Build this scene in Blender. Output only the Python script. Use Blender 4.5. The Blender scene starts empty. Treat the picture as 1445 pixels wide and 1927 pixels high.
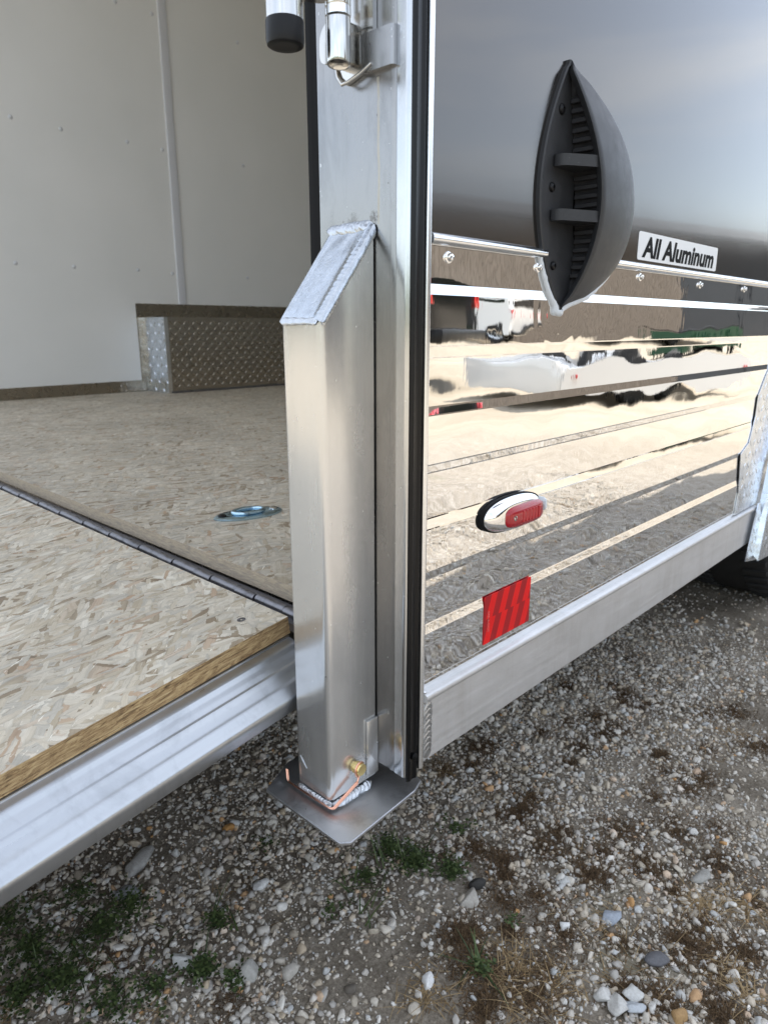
import bpy, bmesh, math, random
import numpy as np
from mathutils import Vector, Matrix
from mathutils import noise as mnoise
random.seed(7); rng = np.random.default_rng(11)
R = math.radians
sc = bpy.context.scene
COL = sc.collection

# ------------------------------------------------------------------ camera
FPX, W, H = 1304.0, 1445.0, 1927.0
PITCH = math.atan(349/FPX); YAW = R(43.64)
CAM = Vector((0, -0.365, 0.679))
FWD = Vector((math.cos(YAW)*math.cos(PITCH), math.sin(YAW)*math.cos(PITCH), -math.sin(PITCH)))
RGT = Vector((math.sin(YAW), -math.cos(YAW), 0)); UPV = RGT.cross(FWD)
cd = bpy.data.cameras.new('camera'); cam = bpy.data.objects.new('camera', cd); COL.objects.link(cam)
cam.matrix_world = Matrix(((RGT.x, UPV.x, -FWD.x, CAM.x), (RGT.y, UPV.y, -FWD.y, CAM.y), (RGT.z, UPV.z, -FWD.z, CAM.z), (0, 0, 0, 1)))
cd.sensor_fit = 'VERTICAL'; cd.sensor_height = 36; cd.lens = 36*FPX/H
cd.clip_start = 0.02; cd.clip_end = 1000
cd.dof.use_dof = True; cd.dof.focus_distance = 0.66; cd.dof.aperture_fstop = 12.0
sc.camera = cam

# ------------------------------------------------------------------ light
SUN = Vector((0.9, 0.32, 1.0)).normalized()
w = bpy.data.worlds.new('World'); sc.world = w; w.use_nodes = True
wt = w.node_tree; wt.nodes.clear()
def wn(t, **k):
    n = wt.nodes.new(t)
    for a, b in k.items(): setattr(n, a, b)
    return n
sky = wn('ShaderNodeTexSky', sky_type='NISHITA'); sky.sun_disc = False
sky.sun_elevation = math.asin(SUN.z); sky.sun_rotation = math.atan2(SUN.x, SUN.y)
sky.air_density = 1.0; sky.dust_density = .8; sky.ozone_density = 1.0
tc = wn('ShaderNodeTexCoord'); mp = wn('ShaderNodeMapping'); mp.inputs['Scale'].default_value = (1.4, 1.4, 9.0)
nz = wn('ShaderNodeTexNoise'); nz.inputs['Scale'].default_value = 1.7; nz.inputs['Detail'].default_value = 7; nz.inputs['Roughness'].default_value = .58
nz.inputs['Distortion'].default_value = .6
rp = wn('ShaderNodeValToRGB'); rp.color_ramp.elements[0].position = .47; rp.color_ramp.elements[1].position = .64
mx = wn('ShaderNodeMixRGB'); mx.inputs[2].default_value = (7.5, 7.7, 7.9, 1)
mf = wn('ShaderNodeMath', operation='MULTIPLY_ADD'); mf.inputs[1].default_value = .46; mf.inputs[2].default_value = .36
bg = wn('ShaderNodeBackground'); bg.inputs['Strength'].default_value = .145
wo = wn('ShaderNodeOutputWorld')
L = wt.links.new
L(tc.outputs['Generated'], mp.inputs[0]); L(mp.outputs[0], nz.inputs['Vector']); L(nz.outputs['Fac'], rp.inputs[0])
L(rp.outputs[0], mf.inputs[0]); L(mf.outputs[0], mx.inputs[0]); L(sky.outputs[0], mx.inputs[1]); L(mx.outputs[0], bg.inputs[0]); L(bg.outputs[0], wo.inputs[0])
sd = bpy.data.lights.new('sun', 'SUN'); sd.energy = 4.0; sd.angle = R(.53); sd.color = (1, .93, .83)
so = bpy.data.objects.new('sun', sd); COL.objects.link(so); so.rotation_euler = SUN.to_track_quat('Z', 'Y').to_euler(); so.location = (0, 0, 8)
vs = sc.view_settings
vs.view_transform = 'Standard'; vs.look = 'None'; vs.gamma = 1; vs.use_curve_mapping = False; vs.exposure = 1.0
sc.cycles.max_bounces = 12; sc.cycles.diffuse_bounces = 6; sc.cycles.glossy_bounces = 6
sc.cycles.sample_clamp_indirect = 8; sc.cycles.caustics_reflective = True
sc.cycles.use_denoising = True

# ------------------------------------------------------------------ picture-ray helpers: a ray meets a real plane of the place
def ray(u, v): return FWD + RGT*((u-W/2)/FPX) - UPV*((v-H/2)/FPX)
def at(u, v, ax, val):
    d = ray(u, v); return CAM + d*((val-CAM[ax])/d[ax])
def ax_(u, v, x): return at(u, v, 0, x)
def ay_(u, v, y): return at(u, v, 1, y)
def az_(u, v, z): return at(u, v, 2, z)

# ------------------------------------------------------------------ object helpers
def link(name, me, m=None, parent=None, smooth=False):
    o = bpy.data.objects.new(name, me); COL.objects.link(o)
    if m is not None:
        for mm in (m if isinstance(m, (list, tuple)) else [m]): me.materials.append(mm)
    if parent is not None: o.parent = parent
    if smooth: me.shade_smooth()
    return o
def pyd(name, v, f, m, parent=None, smooth=False):
    me = bpy.data.meshes.new(name); me.from_pydata([tuple(a) for a in v], [], f); me.validate(); me.update()
    bm = bmesh.new(); bm.from_mesh(me); bmesh.ops.recalc_face_normals(bm, faces=bm.faces); bm.to_mesh(me); bm.free()
    return link(name, me, m, parent, smooth)
def bmo(name, bm, m, parent=None, smooth=False):
    bmesh.ops.recalc_face_normals(bm, faces=bm.faces)
    me = bpy.data.meshes.new(name); bm.to_mesh(me); bm.free()
    return link(name, me, m, parent, smooth)
def autosmooth(o, deg=35):
    o.data.shade_smooth()
    me = o.data; bm = bmesh.new(); bm.from_mesh(me)
    for e in bm.edges:
        if len(e.link_faces) != 2 or e.calc_face_angle(0) > R(deg): e.smooth = False
    bm.to_mesh(me); bm.free(); return o
def bx(bm, x0, x1, y0, y1, z0, z1, bev=0, seg=2):
    g = bmesh.ops.create_cube(bm, size=1)
    vv = g['verts']
    for q in vv: q.co = Vector((x0+(x1-x0)*(q.co.x+.5), y0+(y1-y0)*(q.co.y+.5), z0+(z1-z0)*(q.co.z+.5)))
    if bev:
        ed = list({e for q in vv for e in q.link_edges})
        bmesh.ops.bevel(bm, geom=ed, offset=bev, segments=seg, profile=.5, affect='EDGES')
def box(name, x0, x1, y0, y1, z0, z1, m, parent=None, bev=0, seg=2):
    bm = bmesh.new(); bx(bm, x0, x1, y0, y1, z0, z1, bev, seg)
    o = bmo(name, bm, m, parent)
    return autosmooth(o) if bev else o
def extrude(name, prof, axis, a, b, m, parent=None, deg=25, closed=True, smooth=True, nseg=1):
    """profile of 2D points in the two other axes (in xyz order), swept from a to b along axis"""
    n = len(prof); v = []; f = []
    for k in range(nseg+1):
        t = a+(b-a)*k/nseg
        for p in prof:
            q = list(p); q.insert(axis, t); v.append(q)
    for k in range(nseg):
        for i in range(n if closed else n-1):
            j = (i+1) % n; f.append((k*n+i, k*n+j, (k+1)*n+j, (k+1)*n+i))
    if closed: f.append(tuple(range(n))); f.append(tuple(range(nseg*n, nseg*n+n)))
    o = pyd(name, v, f, m, parent)
    return autosmooth(o, deg) if smooth else o
def rounded(pts, rad, seg=5):
    """2D polygon with rounded corners; rad a number or list"""
    out = []; n = len(pts)
    for i, p in enumerate(pts):
        r = rad[i] if isinstance(rad, (list, tuple)) else rad
        p = Vector(p); a = Vector(pts[i-1])-p; b = Vector(pts[(i+1) % n])-p
        if r <= 0: out.append(tuple(p)); continue
        r = min(r, a.length*.49, b.length*.49)
        s, e = p+a.normalized()*r, p+b.normalized()*r
        for k in range(seg+1):
            t = k/seg; out.append(tuple((1-t)**2*s+2*t*(1-t)*p+t*t*e))
    return out
def tube_bm(bm, path, rad, n=10, cap=True):
    path = [Vector(p) for p in path]; rings = []
    up = None
    for i, p in enumerate(path):
        t = (path[min(i+1, len(path)-1)]-path[max(i-1, 0)]).normalized()
        if up is None: up = t.orthogonal().normalized()
        up = (up-t*up.dot(t)).normalized(); s = t.cross(up)
        r = rad[i] if isinstance(rad, (list, tuple)) else rad
        rings.append([bm.verts.new(p+(up*math.cos(2*math.pi*k/n)+s*math.sin(2*math.pi*k/n))*r) for k in range(n)])
    for a, b in zip(rings, rings[1:]):
        for k in range(n): bm.faces.new((a[k], a[(k+1) % n], b[(k+1) % n], b[k]))
    if cap: bm.faces.new(rings[0]); bm.faces.new(rings[-1][::-1])
def tube(name, path, rad, m, parent=None, n=12):
    bm = bmesh.new(); tube_bm(bm, path, rad, n); return autosmooth(bmo(name, bm, m, parent), 50)
def lathe(name, c, axis, prof, m, parent=None, n=28):
    """prof: (radius, distance along axis) list"""
    axis = Vector(axis).normalized(); u = axis.orthogonal().normalized(); s = axis.cross(u); c = Vector(c)
    bm = bmesh.new(); rings = []
    for r, h in prof:
        rings.append([bm.verts.new(c+axis*h+(u*math.cos(2*math.pi*k/n)+s*math.sin(2*math.pi*k/n))*max(r, 1e-5)) for k in range(n)])
    for a, b in zip(rings, rings[1:]):
        for k in range(n): bm.faces.new((a[k], a[(k+1) % n], b[(k+1) % n], b[k]))
    bm.faces.new(rings[0]); bm.faces.new(rings[-1][::-1])
    return autosmooth(bmo(name, bm, m, parent), 40)
def weld(name, a, b, w, h, nrm, m, parent=None, pitch=.0035, seed=0, wob=.12):
    """a stacked bead of overlapping ripples from a to b, w half width, h height along nrm"""
    a, b, nrm = Vector(a), Vector(b), Vector(nrm).normalized(); t = (b-a); Lh = t.length; t.normalize(); s = t.cross(nrm)
    n = max(4, int(Lh/pitch*7)); v = []; f = []; K = 11
    for i in range(n+1):
        d = Lh*i/n; ph = (d/pitch) % 1
        e = min(1, d/(w*1.2), (Lh-d)/(w*1.2)+1e-3); e = math.sqrt(max(0, 1-(1-e)**2))
        q = 1+wob*mnoise.noise(Vector((d*120, seed, 0)))*2
        for k in range(K):
            c = -1+2*k/(K-1); arc = math.sqrt(max(0, 1-c*c))
            lag = (1-c*c)*pitch*1.1
            hh = h*e*arc*(.72+.28*ph**.7)+h*.12*mnoise.noise(Vector((d*600, c*3, seed)))*arc
            v.append(a+t*(d+lag)+s*(c*w*e*q)+nrm*hh)
    for i in range(n):
        for k in range(K-1): f.append((i*K+k, i*K+k+1, (i+1)*K+k+1, (i+1)*K+k))
    return pyd(name, v, f, m, parent, smooth=True)
def empty(name, loc, label=None, cat=None, parent=None, group=None):
    o = bpy.data.objects.new(name, None); COL.objects.link(o); o.location = loc; o.empty_display_size = .1
    if label: o['label'] = label
    if cat: o['category'] = cat
    if group: o['group'] = group
    if parent is not None: o.parent = parent
    return o

# ------------------------------------------------------------------ materials
class NT:
    def __init__(s, name):
        s.m = bpy.data.materials.new(name); s.m.use_nodes = True; s.t = s.m.node_tree; s.b = s.t.nodes['Principled BSDF']; s.o = s.t.nodes['Material Output']
        s._c = None
    def n(s, t, **k):
        x = s.t.nodes.new(t); ins = k.pop('ins', {})
        for a, b in k.items(): setattr(x, a, b)
        for a, b in ins.items(): s.set(x.inputs[a], b)
        return x
    def set(s, sock, v):
        if isinstance(v, bpy.types.NodeSocket): s.t.links.new(v, sock)
        elif isinstance(v, bpy.types.Node): s.t.links.new(v.outputs[0], sock)
        else: sock.default_value = v
    def co(s): 
        if s._c is None: s._c = s.n('ShaderNodeTexCoord')
        return s._c.outputs['Object']
    def mapv(s, scale=(1, 1, 1), rot=(0, 0, 0), loc=(0, 0, 0), vec=None):
        return s.n('ShaderNodeMapping', ins={'Vector': vec or s.co(), 'Scale': scale, 'Rotation': rot, 'Location': loc})
    def rs(s, scale, rot, loc=(0, 0, 0), vec=None):
        a = s.n('ShaderNodeMapping', ins={'Vector': vec or s.co(), 'Rotation': rot})
        return s.n('ShaderNodeMapping', ins={'Vector': a, 'Scale': scale, 'Location': loc})
    def noise(s, vec, scale, detail=4, rough=.5, dist=0): return s.n('ShaderNodeTexNoise', ins={'Vector': vec, 'Scale': scale, 'Detail': detail, 'Roughness': rough, 'Distortion': dist}).outputs['Fac']
    def math(s, op, a, b=0., c=None, clamp=False):
        x = s.n('ShaderNodeMath', operation=op, use_clamp=clamp); s.set(x.inputs[0], a); s.set(x.inputs[1], b)
        if c is not None: s.set(x.inputs[2], c)
        return x.outputs[0]
    def rng(s, v, a, b, c, d): return s.n('ShaderNodeMapRange', ins={'Value': v, 'From Min': a, 'From Max': b, 'To Min': c, 'To Max': d}).outputs[0]
    def ramp(s, v, stops, interp='LINEAR'):
        x = s.n('ShaderNodeValToRGB', ins={'Fac': v}); cr = x.color_ramp; cr.interpolation = interp
        while len(cr.elements) < len(stops): cr.elements.new(.5)
        for e, (p, c) in zip(cr.elements, stops): e.position = p; e.color = (*c, 1) if len(c) == 3 else c
        return x.outputs[0]
    def mix(s, f, a, b, mode='MIX'):
        x = s.n('ShaderNodeMixRGB', blend_type=mode); s.set(x.inputs[0], f)
        for i, c in ((1, a), (2, b)): s.set(x.inputs[i], (*c, 1) if isinstance(c, tuple) and len(c) == 3 else c)
        return x.outputs[0]
    def bump(s, h, dist=.001, strength=1., nrm=None):
        x = s.n('ShaderNodeBump', ins={'Height': h, 'Distance': dist, 'Strength': strength})
        if nrm is not None: s.set(x.inputs['Normal'], nrm)
        return x.outputs[0]
    def p(s, **k):
        for a, b in k.items():
            a = {'color': 'Base Color', 'rough': 'Roughness', 'metal': 'Metallic', 'normal': 'Normal', 'spec': 'Specular IOR Level', 'trans': 'Transmission Weight',
                 'coat': 'Coat Weight', 'coatr': 'Coat Roughness', 'ior': 'IOR', 'aniso': 'Anisotropic', 'arot': 'Anisotropic Rotation', 'tangent': 'Tangent', 'alpha': 'Alpha', 'emit': 'Emission Color', 'es': 'Emission Strength',
                 'sss': 'Subsurface Weight'}[a]
            if isinstance(b, tuple) and len(b) == 3: b = (*b, 1)
            s.set(s.b.inputs[a], b)
        return s.m
def plain(name, c, rough=.5, metal=0, **k):
    t = NT(name); return t.p(color=c, rough=rough, metal=metal, **k)

def brushed(name, base=(.80, .80, .81), r0=.24, r1=.42, axis='z', streak=1., grime=.35, aniso=.5, specks=True, metal=1., soot=(), drip=False):
    t = NT(name)
    sc_ = {'z': (260, 260, 2.2), 'x': (2.2, 260, 260), 'r': (2.2, 200, 200)}[axis]
    st = t.noise(t.mapv(sc_), 1, 6, .65)
    big = t.noise(t.mapv((1, 1, 1)), 14, 5, .6)
    fine = t.noise(t.mapv((1, 1, 1)), 160, 5, .7)
    f = t.math('ADD', t.math('MULTIPLY', st, .6*streak), t.math('MULTIPLY', big, .5))
    rough = t.rng(f, .3, .8, r0, r1)
    dirt = t.ramp(t.noise(t.mapv((30, 30, 9)), 1, 7, .7, .5), [(.50, (1, 1, 1)), (.72, (1-grime,)*3)])
    c = t.mix(1, t.mix(st, tuple(x*.93 for x in base), base), dirt, 'MULTIPLY')
    if specks:
        vo = t.n('ShaderNodeTexVoronoi', ins={'Vector': t.mapv((1, 1, .55)), 'Scale': 190.0, 'Randomness': 1.0})
        pick = t.math('GREATER_THAN', t.n('ShaderNodeSeparateColor', ins={'Color': vo.outputs['Color']}).outputs[0], .988)
        spot = t.math('MULTIPLY', pick, t.math('LESS_THAN', vo.outputs['Distance'], .12))
        c = t.mix(t.math('MULTIPLY', spot, .75), c, (.10, .09, .08))
        rough = t.math('ADD', rough, t.math('MULTIPLY', spot, .3))
        fl = t.ramp(t.noise(t.mapv((260, 260, 130)), 1, 3, .6), [(.72, (0, 0, 0)), (.75, (.5, .5, .5))])
        c = t.mix(fl, c, (.85, .85, .84)); rough = t.math('ADD', rough, t.math('MULTIPLY', fl, .25))
        sm = t.ramp(t.noise(t.mapv((42, 42, 7)), 1, 5, .6, 1.), [(.55, (0, 0, 0)), (.7, (1, 1, 1))])
        rough = t.math('ADD', rough, t.math('MULTIPLY', sm, .10))
    for (X, Y, Z, r_, k_) in soot:
        dd = t.n('ShaderNodeVectorMath', operation='DISTANCE', ins={0: t.co(), 1: (X, Y, Z)}).outputs['Value']
        mk = t.math('MULTIPLY', t.rng(dd, 0, r_, 1, 0), t.rng(t.noise(t.co(), 420, 5, .75), .42, .62, 0, 1), clamp=True)
        c = t.mix(t.math('MULTIPLY', mk, k_*1.4, clamp=True), c, (.07, .06, .055)); rough = t.math('ADD', rough, t.math('MULTIPLY', mk, .3))
    if drip:
        g = t.n('ShaderNodeSeparateXYZ', ins={0: t.co()}); yy = t.math('ABSOLUTE', t.math('SUBTRACT', t.math('ADD', g.outputs[1], t.math('MULTIPLY', t.noise(t.mapv((0, 0, 30)), 1, 2), .004)), .0335))
        mk = t.math('MULTIPLY', t.rng(yy, 0, .0016, 1, 0), t.math('MULTIPLY', t.math('GREATER_THAN', g.outputs[2], .755), t.math('LESS_THAN', g.outputs[2], .855)), clamp=True)
        mk = t.math('MULTIPLY', mk, t.rng(t.noise(t.mapv((300, 300, 60)), 1, 4, .7), .35, .6, .2, 1), clamp=True)
        c = t.mix(t.math('MULTIPLY', mk, .6), c, (.58, .50, .36)); rough = t.math('ADD', rough, t.math('MULTIPLY', mk, .25))
    h = t.math('ADD', t.math('MULTIPLY', st, .5), t.math('MULTIPLY', fine, .35))
    nb = t.bump(h, .00005, .8)
    nb = t.bump(t.noise(t.mapv((9, 9, 3)), 1, 2), .0012, 1, nb)
    tg = t.n('ShaderNodeTangent', direction_type='RADIAL', axis='Z')
    return t.p(color=c, rough=rough, metal=metal, normal=nb, aniso=aniso, tangent=tg.outputs[0])
ALU = brushed('post_aluminium', base=(.345, .342, .34), r0=.2, r1=.33, soot=((.41, .060, .760, .007, .5), (.41, .0365, .760, .006, .9)), drip=True, grime=.22, streak=.7)
ALU_T = brushed('tube_aluminium', base=(.72, .72, .71), r0=.19, r1=.32, metal=.80, soot=((.385, .036, .290, .016, .5), (.352, .05, .684, .007, .35), (.39, .036, .27, .014, .35)), grime=.15, streak=.7)
ALU_R = brushed('ramp_frame_aluminium', base=(.50, .525, .56), r0=.25, r1=.4, axis='x', grime=.2, specks=False)
EDGEM = brushed('corner_glint_aluminium', base=(.60, .61, .62), r0=.15, r1=.26, grime=.15, streak=.6)  # paler than the post: sky glint on the corner put into its colour
def rail_mat():
    t = NT('mill_finish_rail')
    st = t.noise(t.mapv((5, 200, 200)), 1, 5, .6); bl = t.noise(t.mapv((1, 1, 1)), 24, 7, .65); fine = t.noise(t.co(), 420, 3, .6)
    c = t.ramp(bl, [(.3, (.60, .60, .60)), (.7, (.68, .68, .69))])
    st2 = t.ramp(t.noise(t.mapv((60, 60, 5)), 1, 6, .7), [(.5, (1, 1, 1)), (.8, (.88, .86, .84))])
    c = t.mix(1, c, st2, 'MULTIPLY')
    return t.p(color=c, metal=.75, rough=t.rng(st, .3, .7, .42, .6), normal=t.bump(t.math('ADD', fine, t.math('MULTIPLY', st, .5)), .00015))
RAIL = rail_mat()
def weldm(name, base, rough, bd=.00012):
    t = NT(name); n1 = t.noise(t.co(), 500, 5, .7)
    soot = t.ramp(t.noise(t.co(), 120, 5, .7), [(.3, tuple(x*.8 for x in base)), (.55, base)])
    return t.p(color=soot, metal=1, rough=t.rng(n1, .3, .7, rough, rough+.25), normal=t.bump(n1, bd))
WELD = weldm('weld_bead', (.60, .63, .67), .2)
COVER = weldm('cover_plate_metal', (.54, .58, .63), .14, .00003)
def mirror_mat():
    t = NT('polished_stainless')
    a = t.noise(t.mapv((1.0, 1, 2.2)), 5.5, 2, .45); b = t.noise(t.mapv((3.2, 1, 1.3), (0, R(14), 0)), 13, 3, .5); c = t.noise(t.mapv((7, 1, .8)), 18, 3, .55)
    # dimpled stress rings round each fastener
    h = t.math('ADD', t.math('MULTIPLY', a, 1.35), t.math('MULTIPLY', b, .07)); h = t.math('ADD', h, t.math('MULTIPLY', c, .010))
    for (X, Z, rad, amp) in ((.555, .504, .055, .16), (.665, .72, .05, .2), (.775, .725, .03, .12), (.63, .695, .06, .3), (.56, .41, .05, .12)):
        d = t.n('ShaderNodeVectorMath', operation='DISTANCE', ins={0: t.mapv((1, 0, 1)), 1: (X, 0, Z)}).outputs['Value']
        e = t.math('MULTIPLY', t.rng(d, 0, rad, 1, 0), t.math('SINE', t.math('MULTIPLY', d, 420)))
        h = t.math('ADD', h, t.math('MULTIPLY', e, amp*.12))
    nb = t.bump(h, .001)
    sp = t.noise(t.co(), 700, 2, .6)
    dust = t.ramp(sp, [(.66, (0, 0, 0)), (.72, (1, 1, 1))])
    sm = t.noise(t.mapv((6, 6, 2)), 3, 5, .6)
    return t.p(color=t.mix(t.math('MULTIPLY', dust, .25), (.88, .875, .865), (.5, .5, .5)), metal=1, rough=t.rng(sm, .3, .8, .008, .03), normal=nb)
MIRROR = mirror_mat()
CHROME = plain('chrome', (.88, .88, .88), .05, 1)
def stain(name, r, c=(.8, .79, .77)):
    t = NT(name); a = t.noise(t.mapv((60, 60, 3)), 1, 4, .6)
    return t.p(color=c, metal=1, rough=t.rng(a, .3, .7, r, r+.1), normal=t.bump(a, .0002))
STAIN = stain('stainless_hardware', .08, (.62, .61, .59))
TRIM = stain('trim_aluminium', .16, (.86, .87, .88))
def darkpanel_mat():
    t = NT('charcoal_metallic_paint')
    fl = t.noise(t.co(), 2600, 2, .6); wav = t.noise(t.mapv((1, 1, 2)), 3.2, 2, .4)
    nb = t.bump(fl, .00003); nb = t.bump(wav, .0009, 1, nb)
    vo = t.noise(t.co(), 90, 4, .8)
    sc_ = t.ramp(vo, [(.71, (.118, .110, .103)), (.74, (.2, .2, .2))])
    return t.p(color=sc_, metal=.9, rough=.075, normal=nb, coat=.5, coatr=.04)
DPANEL = darkpanel_mat()
def rubber(name, c, r, spec=.5):
    t = NT(name); n1 = t.noise(t.mapv((80, 80, 4)), 1, 5, .6); return t.p(color=t.ramp(n1, [(.4, c), (.8, tuple(x*1.8 for x in c))]), rough=t.rng(n1, .3, .7, r, r+.15), spec=spec)
SEAL = rubber('black_rubber_seal', (.0025, .0025, .003), .16, .3)
DARK = rubber('black_edge_rubber', (.002, .002, .0025), .6, .2)
def plastic_mat():
    t = NT('grey_black_vent_plastic'); f = t.n('ShaderNodeTexVoronoi', ins={'Vector': t.co(), 'Scale': 1500.0}).outputs['Distance']
    d = t.noise(t.co(), 60, 6, .7)
    sp = t.ramp(t.noise(t.co(), 320, 3, .6), [(.73, (0, 0, 0)), (.76, (1, 1, 1))])
    c = t.mix(t.math('MULTIPLY', sp, .3), t.ramp(d, [(.3, (.020, .021, .023)), (.7, (.030, .031, .034))]), (.25, .25, .25))
    return t.p(color=c, rough=t.rng(d, .3, .7, .38, .52), spec=.42, normal=t.bump(f, .00012))
VENT = plastic_mat()
VENTD = plain('vent_grille_plastic', (.018, .018, .020), .55)
def osb(name, tint=1., sc_=1.):
    """strands pressed at random angles: stretched rectangular cells, layer over layer"""
    t = NT(name)
    w1 = t.n('ShaderNodeTexNoise', ins={'Vector': t.co(), 'Scale': 6.0, 'Detail': 2.0})
    wv = t.n('ShaderNodeVectorMath', operation='MULTIPLY_ADD', ins={0: w1.outputs['Color'], 1: (.05, .05, 0), 2: t.co()}).outputs[0]
    w2 = t.n('ShaderNodeTexNoise', ins={'Vector': t.co(), 'Scale': 110.0, 'Detail': 4.0, 'Roughness': .75})
    wv = t.n('ShaderNodeVectorMath', operation='MULTIPLY_ADD', ins={0: w2.outputs['Color'], 1: (.0055, .0055, 0), 2: wv}).outputs[0]
    pal = [(0, (.30, .235, .165)), (.08, (.52, .45, .35)), (.25, (.66, .60, .50)), (.42, (.56, .53, .475)), (.6, (.74, .69, .60)), (.74, (.62, .56, .47)), (.86, (.80, .765, .69)), (.95, (.50, .36, .25)), (1, (.68, .63, .54))]
    base = hh = None
    lay = ((5, 15, 62), (62, 17, 80), (-38, 15, 70), (97, 22, 90), (-75, 20, 76), (28, 26, 120), (-12, 24, 105), (130, 26, 100), (48, 40, 180), (-55, 44, 190), (10, 50, 210))
    for i, (ang, sx, sy) in enumerate(lay):
        v = t.rs((sx*sc_, sy*sc_, 1), (0, 0, R(ang)), (i*3.1, i*1.7, 0), vec=wv)
        vo = t.n('ShaderNodeTexVoronoi', voronoi_dimensions='2D', distance='CHEBYCHEV' if i % 3 else 'MINKOWSKI', ins={'Vector': v, 'Scale': 1.0, 'Randomness': 1.0})
        if i % 3 == 0: vo.inputs['Exponent'].default_value = 3.0
        cs = t.n('ShaderNodeSeparateColor', ins={'Color': vo.outputs['Color']})
        c = t.ramp(cs.outputs[0], pal)
        grain = t.noise(t.rs((sx*sc_*1.0, sy*sc_*7, 1), (0, 0, R(ang)), vec=wv), 1, 3, .65)
        c = t.mix(.48, c, t.ramp(grain, [(.3, (.58, .53, .46)), (.58, (1, 1, 1))]), 'MULTIPLY')
        edge = t.rng(vo.outputs['Distance'], .42, .62, 1, .68)
        c = t.mix(.55, c, t.n('ShaderNodeCombineColor', ins={0: edge, 1: edge, 2: edge}).outputs[0], 'MULTIPLY')
        if base is None: base = c; hh = cs.outputs[1]
        else:
            mask = t.math('GREATER_THAN', cs.outputs[2], .56 if i < 8 else .70); base = t.mix(mask, base, c); hh = t.mix(mask, hh, cs.outputs[1])
    big = t.ramp(t.noise(t.co(), 6, 6, .65), [(.32, (.76, .755, .75)), (.62, (1, 1, 1))])
    base = t.mix(1, base, big, 'MULTIPLY')
    for i, (an, px_, th) in enumerate(((12, 0, .66), (-35, 9, .66), (64, 23, .68), (-5, 40, .67))):
        sl = t.noise(t.rs((30, 300, 1), (0, 0, R(an)), (px_, 0, 0), vec=wv), 1, 4, .65, .3)
        base = t.mix(t.ramp(sl, [(th, (0, 0, 0)), (th+.025, (.9, .9, .9))]), base, ((.12, .09, .065), (.86, .83, .76), (.20, .15, .11), (.30, .20, .13))[i])
    base = t.mix(1, base, (tint, tint*.975, tint*.92), 'MULTIPLY')
    return t.p(color=base, rough=t.rng(hh, 0, 1, .5, .75), spec=.35, normal=t.bump(hh, .0006, .8))
OSB_R = osb('osb_ramp_deck', 1.02, .98); OSB_F = osb('osb_floor', .92, .9)
def osb_edge(name='osb_cut_edge', k=1.):
    t = NT(name)
    a = t.noise(t.mapv((26, 60, 520)), 1, 6, .7, .8); b = t.noise(t.rs((60, 60, 260), (0, R(9), 0)), 1, 6, .75, 1.2)
    f = t.math('ADD', t.math('MULTIPLY', a, .5), t.math('MULTIPLY', b, .5))
    c = t.ramp(f, [(.38, (.07, .045, .02)), (.46, (.27, .17, .08)), (.54, (.48, .34, .17)), (.65, (.62, .49, .29))])
    c = t.mix(1-k, c, (.44, .40, .34))
    return t.p(color=c, rough=.8, normal=t.bump(f, .002))
OSB_E = osb_edge(); OSB_E2 = osb_edge('osb_floor_cut_edge', .4)
def wall_mat():
    t = NT('white_vinyl_wall_panel'); a = t.noise(t.co(), 3, 3, .5); b = t.noise(t.co(), 300, 2, .5)
    return t.p(color=t.ramp(a, [(.3, (.75, .755, .74)), (.7, (.80, .80, .785))]), rough=.42, normal=t.bump(b, .0002))
WALL = wall_mat()
SEAMM = plain('white_seam_cover', (.62, .63, .66), .35)
STEEL = brushed('hinge_steel', base=(.26, .255, .27), r0=.38, r1=.55, axis='x', grime=.5, specks=False)
def tread(name, base, r):
    t = NT(name); a = t.noise(t.co(), 40, 4, .6); return t.p(color=base, metal=1, rough=t.rng(a, .3, .7, r, r+.12), normal=t.bump(t.noise(t.co(), 15, 3), .003))
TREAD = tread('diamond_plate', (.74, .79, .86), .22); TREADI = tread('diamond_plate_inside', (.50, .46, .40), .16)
KICK = tread('interior_kick_metal', (.36, .32, .26), .22)  # brown of the mirrored floor put into the polished metal's colour
COPPER = plain('copper_coated_wire', (.86, .47, .34), .22, 1); ZINC = stain('yellow_zinc_pin', .22, (.78, .62, .28))
GALV = stain('blue_zinc_plate', .14, (.45, .62, .74))
BLACKP = plain('black_plastic', (.004, .004, .005), .4, spec=.3)
def silicone():
    t = NT('clear_silicone'); n1 = t.noise(t.co(), 140, 4, .6)
    return t.p(color=(.62, .66, .70), rough=.22, normal=t.bump(n1, .0012), sss=.0)
SILI = silicone()
WHITEM = plain('sticker_white', (.74, .75, .76), .3); INK = plain('black_print', (.003, .003, .003), .6, spec=.1)
def lens_mat():
    t = NT('red_lens'); 
    s1 = t.n('ShaderNodeTexWave', bands_direction='X', ins={'Vector': t.co(), 'Scale': 150.0}).outputs['Fac']
    return t.p(color=(.34, .004, .012), rough=.12, spec=.5, coat=.4, coatr=.03, normal=t.bump(s1, .0004, .4))
LENS = lens_mat(); LENSD = plain('red_lens_diodes', (.40, .008, .016), .2)
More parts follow.
